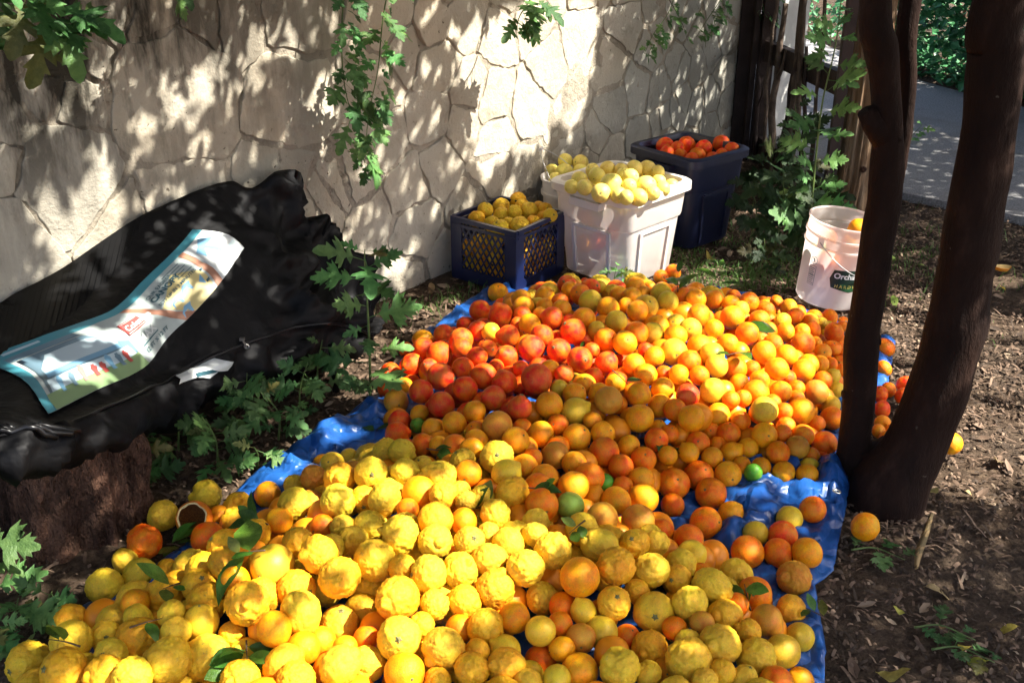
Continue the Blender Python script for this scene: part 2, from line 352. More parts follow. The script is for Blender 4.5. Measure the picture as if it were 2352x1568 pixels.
jit = lambda P: [(x + .012 * noise.noise(Vector((x * 9, y * 9, 1))), y + .012 * noise.noise(Vector((x * 9, y * 9, 5)))) for x, y in P]
dens = []
for a, b in zip(edge0[:-1], edge0[1:]):
    for k in range(6): dens.append((a[0] + (b[0] - a[0]) * k / 6, a[1] + (b[1] - a[1]) * k / 6))
obj('path', sheet('path', jit(dens) + edge1, .026, M['asphalt'], .06), kind='structure')
# raised planting bank beyond the path
bank = [(13, 2.5), (5.4, 4.9), (4.1, 6.25), (3.45, 7.1), (3.2, 7.6), (3.02, 8.05), (2.75, 9.4), (2.5, 14)]
V, Fc = [], []
for i, (x, y) in enumerate(bank):
    d = Vector((.80, .6, 0))
    for k, (o, z) in enumerate(((0, .0), (.12, .05), (.4, .12), (1.2, .2), (5, .3))):
        V.append((x + d.x * o + .02 * rnd.uniform(-1, 1), y + d.y * o, z + .02 * rnd.random()))
for i in range(len(bank) - 1):
    for k in range(4): a = i * 5 + k; Fc.append((a, a + 1, a + 6, a + 5))
obj('planting_bank', mesh('planting_bank', V, Fc, M['soil'], None, True), kind='structure')

# ================================================================ stone wall: mortar face, every stone its own piece
wall = empty('stone_wall', wallp(0, 0), 'pale crazy-paved stone wall with cracked mortar joints behind the heap', 'wall')
S0, S1, WH = -3.4, 2.80, 1.5
mb = MB(); ns, nz_ = 150, 44
for j in range(nz_ + 1):
    for i in range(ns + 1):
        s = S0 + (S1 - S0) * i / ns; z = -.05 + (WH + .05) * j / nz_
        off = .000 + .010 * noise.noise(Vector((s * 2.3, z * 2.3, 8))) + .005 * noise.noise(Vector((s * 7, z * 7, 0))) + .006 * noise.noise(Vector((s * 21, z * 21, 3)))
        mb.v.append(wallp(s, z, off))
for j in range(nz_):
    for i in range(ns):
        a = j * (ns + 1) + i; mb.f.append((a, a + 1, a + ns + 2, a + ns + 1)); mb.m.append(0)
k = len(mb.v)
core = [wallp(S0, -.05, -.30), wallp(S1, -.05, -.30), wallp(S1, WH, -.30), wallp(S0, WH, -.30), wallp(S0, -.05, -.012), wallp(S1, -.05, -.012), wallp(S1, WH, -.012), wallp(S0, WH, -.012)]
mb.add(core, [(1, 0, 3, 2), (0, 4, 7, 3), (5, 1, 2, 6), (7, 6, 2, 3)])
kid('mortar', mb.me('mortar', M['mortar'], True), wall)
t1 = [(80, 780), (235, 600), (480, 690), (1120, 640, .20), (1800, 640, .11), (430, 1130, .14), (760, 1380), (120, 1400), (1130, 1190, .10), (1720, 1150, .10), (1500, 200), (1830, 130), (950, 120), (520, 330), (250, 350), (20, 330), (2120, 1300), (1960, 1460), (700, 60), (1290, 230), (40, 1050), (1560, 1450)]
t2 = [(480, 300), (650, 150), (660, 750), (880, 130), (700, 430), (900, 560), (1080, 240), (1060, 620), (1280, 650), (1400, 430), (1300, 120), (1050, 900), (1540, 740), (1600, 250), (1700, 880), (1560, 930), (700, 1050), (340, 900), (520, 1190), (560, 1440), (240, 1400), (900, 1330), (1040, 1080), (1240, 1120), (1800, 700), (1900, 150), (1990, 560), (2100, 570), (2255, 650), (2130, 770), (1990, 900), (2210, 420), (2300, 150), (2060, 330), (1650, 1020), (60, 1260), (180, 1180), (300, 560), (420, 120), (1800, 420), (860, 800)]
t3 = [(30, 220), (30, 560), (150, 450), (270, 440), (350, 620), (430, 480), (450, 660), (265, 680), (140, 700), (20, 790), (330, 830), (240, 210), (450, 210), (360, 330), (490, 60), (120, 60), (60, 900)]
seeds, wt = [], []
for T, ox in ((t1, 0), (t2, 753), (t3, 1505)):
    for x, y, *w in T:
        q = onwall(x * .36 + ox, y * .36, 0); seeds.append(((q - WB).dot(WD), q.z)); wt.append(w[0] if w else 0)
r2 = random.Random(3)
def far(s, z, d): return all((s - a) ** 2 + (z - b) ** 2 > d * d for a, b in seeds)
for _ in range(1500):                              # the rest of the face, beyond what is traced above
    s, z = r2.uniform(S0, S1), r2.uniform(0, WH)
    if far(s, z, .30 if s < 0 else .18): seeds.append((s, z)); wt.append(0)
def clip(poly, px, pz, nx_, nz2):
    out = []
    for i in range(len(poly)):
        a, b = poly[i], poly[(i + 1) % len(poly)]
        da = (a[0] - px) * nx_ + (a[1] - pz) * nz2; db = (b[0] - px) * nx_ + (b[1] - pz) * nz2
        if da <= 0: out.append(a)
        if da * db < 0: t = da / (da - db); out.append((a[0] + (b[0] - a[0]) * t, a[1] + (b[1] - a[1]) * t))
    return out
for si, (s, z) in enumerate(seeds):
    poly = [(S0, -.04), (S1 - .01, -.04), (S1 - .01, WH), (S0, WH)]
    for sj, (a, b) in enumerate(seeds):
        if sj == si or (a - s) ** 2 + (b - z) ** 2 > 1.6: continue
        dx, dz = a - s, b - z; d = math.hypot(dx, dz); dx /= d; dz /= d
        h_ = d / 2 + (wt[si] ** 2 - wt[sj] ** 2) / (2 * d) - .003; poly = clip(poly, s + dx * h_, z + dz * h_, dx, dz)
        if len(poly) < 3: break
    if len(poly) < 3: continue
    cx = sum(p[0] for p in poly) / len(poly); cz = sum(p[1] for p in poly) / len(poly)
    pts = []
    # cut the corners, then walk the outline in short steps with a broken edge
    pc = []
    for i in range(len(poly)):
        a, b = poly[i], poly[(i + 1) % len(poly)]
        for q in (.06, .94): pc.append((a[0] + (b[0] - a[0]) * q, a[1] + (b[1] - a[1]) * q))
    sz = max(math.hypot(p[0] - cx, p[1] - cz) for p in pc)
    if sz < .025: continue
    for i in range(len(pc)):
        a, b = pc[i], pc[(i + 1) % len(pc)]; L = math.hypot(b[0] - a[0], b[1] - a[1]); n = max(1, int(L / .02))
        for k in range(n):
            x = a[0] + (b[0] - a[0]) * k / n; y = a[1] + (b[1] - a[1]) * k / n
            w = Vector((x * 9, y * 9, si * 3.1)); w2 = w * 4.3
            pts.append((x + .020 * noise.noise(w) + .010 * noise.noise(w2), y + .020 * noise.noise(w + Vector((9, 9, 0))) + .010 * noise.noise(w2 + Vector((5, 5, 0)))))
    gap = r2.uniform(.0005, .004) if r2.random() < .75 else r2.uniform(.008, .018); th = r2.uniform(.003, .010)
    def ring(inset, off):
        out = []
        for x, y in pts:
            d = math.hypot(x - cx, y - cz); f_ = max(.2, 1 - inset / max(d, .01))
            xx, yy = cx + (x - cx) * f_, cz + (y - cz) * f_
            out.append(wallp(xx, yy, off + .004 * noise.noise(Vector((xx * 11, yy * 11, si)))))
        return out
    mb = MB(); R = [ring(gap, -.03), ring(gap + .001, th - .002), ring(gap + .004, th), ring(gap + .03, th + .001)]
    mb.rings(R, 0, False, False)
    k = len(mb.v); mb.v.append(wallp(cx, cz, th + .001)); n = len(pts); base = k - n
    for j in range(n): mb.f.append((base + j, base + (j + 1) % n, k)); mb.m.append(0)
    o = kid('stone', mb.me('stone', M['stone'], True), wall); smoothang(o, 25)
    # warm buff stones near, greyer ones at both ends
    g_ = min(1, max(0, (s - .9) / 1.2)) if s > .3 else min(1, max(0, (-s - .9) / .9)) * .7
    g_ = min(1, max(0, g_ + r2.uniform(-.25, .25))); v_ = r2.uniform(.78, 1.12)
    a, b = (.47, .405, .30), (.425, .415, .36)
    o.color = tuple((a[i] * (1 - g_) + b[i] * g_) * v_ for i in range(3)) + (1,)

# ================================================================ gate, posts, white wall beyond
gate = empty('stick_gate', (1.42, 5.7, 0), 'dark rustic gate of crooked sticks on heavy timber rails', 'gate')
G0, G1 = Vector((1.40, 6.0, 0)), Vector((1.56, 5.12, 0)); GD = (G1 - G0).normalized(); GN = Vector((GD.y, -GD.x, 0))
mb = MB(); mb.bar(G0 + Vector((0, 0, .60)), G1 + Vector((0, 0, .60)), .045, .11); kid('rail', mb.me('rail', M['darkwood']), gate)
mb = MB(); mb.bar(G0 + Vector((0, 0, .085)), G1 + Vector((0, 0, .085)), .045, .09); kid('rail', mb.me('rail', M['darkwood']), gate)
mb = MB(); mb.box(G0 + Vector((0, 0, .56)), (.075, .075, 1.1)); kid('stile', mb.me('stile', M['darkwood']), gate)
for i, q in enumerate((.10, .20, .31, .44, .56, .66, .78, .90)):
    b = G0.lerp(G1, q) + GN * .04; r = rnd.uniform(.010, .019); h = rnd.uniform(.85, 1.25) if i not in (3, 6) else .72; ln = rnd.uniform(-.17, .17)
    pts = [b + GD * (ln * z / h + .05 * noise.noise(Vector((i * 7, z * 4, 0)))) + GN * (.012 * noise.noise(Vector((i * 3, z * 5, 9)))) + Vector((0, 0, z)) for z in [h * k / 9 for k in range(10)]]
    mb = MB(); mb.tube(pts, [r * (1.15 - .35 * k / 9) for k in range(10)], 7, 0, True, .35, 25, i)
    if i % 2 == 0:
        k = 3 + i % 4; d = GD * rnd.choice((-1, 1)); mb.tube([pts[k], pts[k] + d * .05 + Vector((0, 0, .07)), pts[k] + d * .07 + Vector((0, 0, .17))], [r * .7, r * .55, r * .3], 6)
    kid('picket', mb.me('picket', M['stick'] if i % 3 else M['darkwood'], True), gate)
pst = empty('gate_post', (1.315, 6.075, 0), 'square dark timber gate post against the end of the stone wall', 'post')
mb = MB(); mb.box((1.30, 6.09, .62), (.085, .085, 1.34)); o = kid('shaft', mb.me('shaft', M['darkwood']), pst)
mb = MB(); mb.box((1.335, 6.01, .62), (.03, .05, 1.3)); kid('stop_batten', mb.me('stop_batten', M['darkwood']), pst)
sp = empty('steel_post', (1.545, 5.03, 0), 'slim brown steel post standing left of the weathered log', 'post')
mb = MB(); mb.box((1.545, 5.03, .6), (.05, .04, 1.3)); kid('shaft', mb.me('shaft', M['steel']), sp)
mb = MB(); mb.box((1.545, 5.03, 1.265), (.06, .05, .03)); kid('cap', mb.me('cap', M['steel']), sp)
mb = MB(); lp = [Vector((1.665 + .012 * math.sin(z * 3), 5.07, z)) for z in [-.04 + i * .07 for i in range(21)]]
mb.tube(lp, [.105 - .012 * i / 20 for i in range(21)], 72, 0, True, .10, 6, 3, .42, 3.2)
lg = empty('log_post', (1.665, 5.07, 0), 'thick weathered split log standing upright behind the white bucket', 'post'); kid('trunk', mb.me('trunk', M['log'], True), lg)
mb = MB()
for z, a in ((.38, 3.6), (.72, 4.3), (.22, 4.9)):
    q = Vector((1.665 + .100 * math.cos(a), 5.07 + .100 * math.sin(a), z)); mb.tube([q, q + Vector((math.cos(a), math.sin(a), .2)) * .012], [.017, .008], 8)
kid('knot', mb.me('knot', M['stump'], True), lg)
ww = empty('white_wall', (1.75, 6.6, 0), 'whitewashed wall glimpsed between the gate sticks', 'wall')
mb = MB(); a, b = Vector((1.50, 6.33, 0)), Vector((1.72, 6.60, 0))
mb.bar(a + Vector((0, 0, .6)), b + Vector((0, 0, .6)), .12, 1.3); kid('body', mb.me('body', M['whitewash']), ww)
mb = MB(); mb.bar(a + Vector((0, 0, 1.27)), b + Vector((0, 0, 1.27)), .16, .05); kid('coping', mb.me('coping', M['whitewash']), ww)

# ================================================================ hedge
def leafcloud(n, place, size, seed, asp=.55):
    r = random.Random(seed); V, Fc = [], []
    for i in range(n):
        p = place(r)
        if p is None: continue
        s = size * r.uniform(.7, 1.3); R = Euler((r.uniform(-1.0, 1.0), r.uniform(-1.0, 1.0), r.uniform(0, 6.3))).to_matrix(); k = len(V)
        for x, y, z in ((0, -.5, 0), (asp / 2, -.05, .1), (0, .5, -.06), (-asp / 2, -.05, .1)): V.append(p + R @ (Vector((x, y, z)) * s))
        Fc += [(k, k + 1, k + 2), (k, k + 2, k + 3)]
    return V, Fc
hl = [(13.5, 3.3), (6.0, 5.6), (4.65, 6.8), (4.05, 7.5), (3.78, 8.0), (3.55, 8.6), (3.35, 9.6), (3.1, 14.5)]
hp = crom([(x, y, 0) for x, y in hl], 14)
def hplace(r):
    i = min(int(abs(r.gauss(0, .32)) * 40) + 18 if r.random() < .6 else r.randrange(len(hp) - 1), len(hp) - 2); p = hp[i].lerp(hp[i + 1], r.random())
    z = .06 + 1.6 * r.random() ** 1.15; th = .42 + .18 * noise.noise(Vector((i * .7, z * 2.2, 0)))
    o = -th + abs(r.gauss(0, .16)) + (.14 if z < .3 else 0)
    return p + Vector((.80, .6, 0)) * (o - .42) + Vector((0, 0, z - .02))
V, Fc = leafcloud(36000, hplace, .075, 5, .7)
hd = empty('hedge', (3.8, 8, .15), 'dense green small-leaved hedge on the bank beyond the path', 'hedge')
kid('foliage', mesh('foliage', V, Fc, M['hedge']), hd)
mb = MB()
for i in range(18, 88, 3): 
    p = hp[i] + Vector((.5, .4, 0)); mb.tube([p, p + Vector((rnd.uniform(-.1, .1), .05, .8)), p + Vector((rnd.uniform(-.2, .2), 0, 1.6))], [.03, .02, .01], 5)
kid('branches', mb.me('branches', M['twig']), hd)

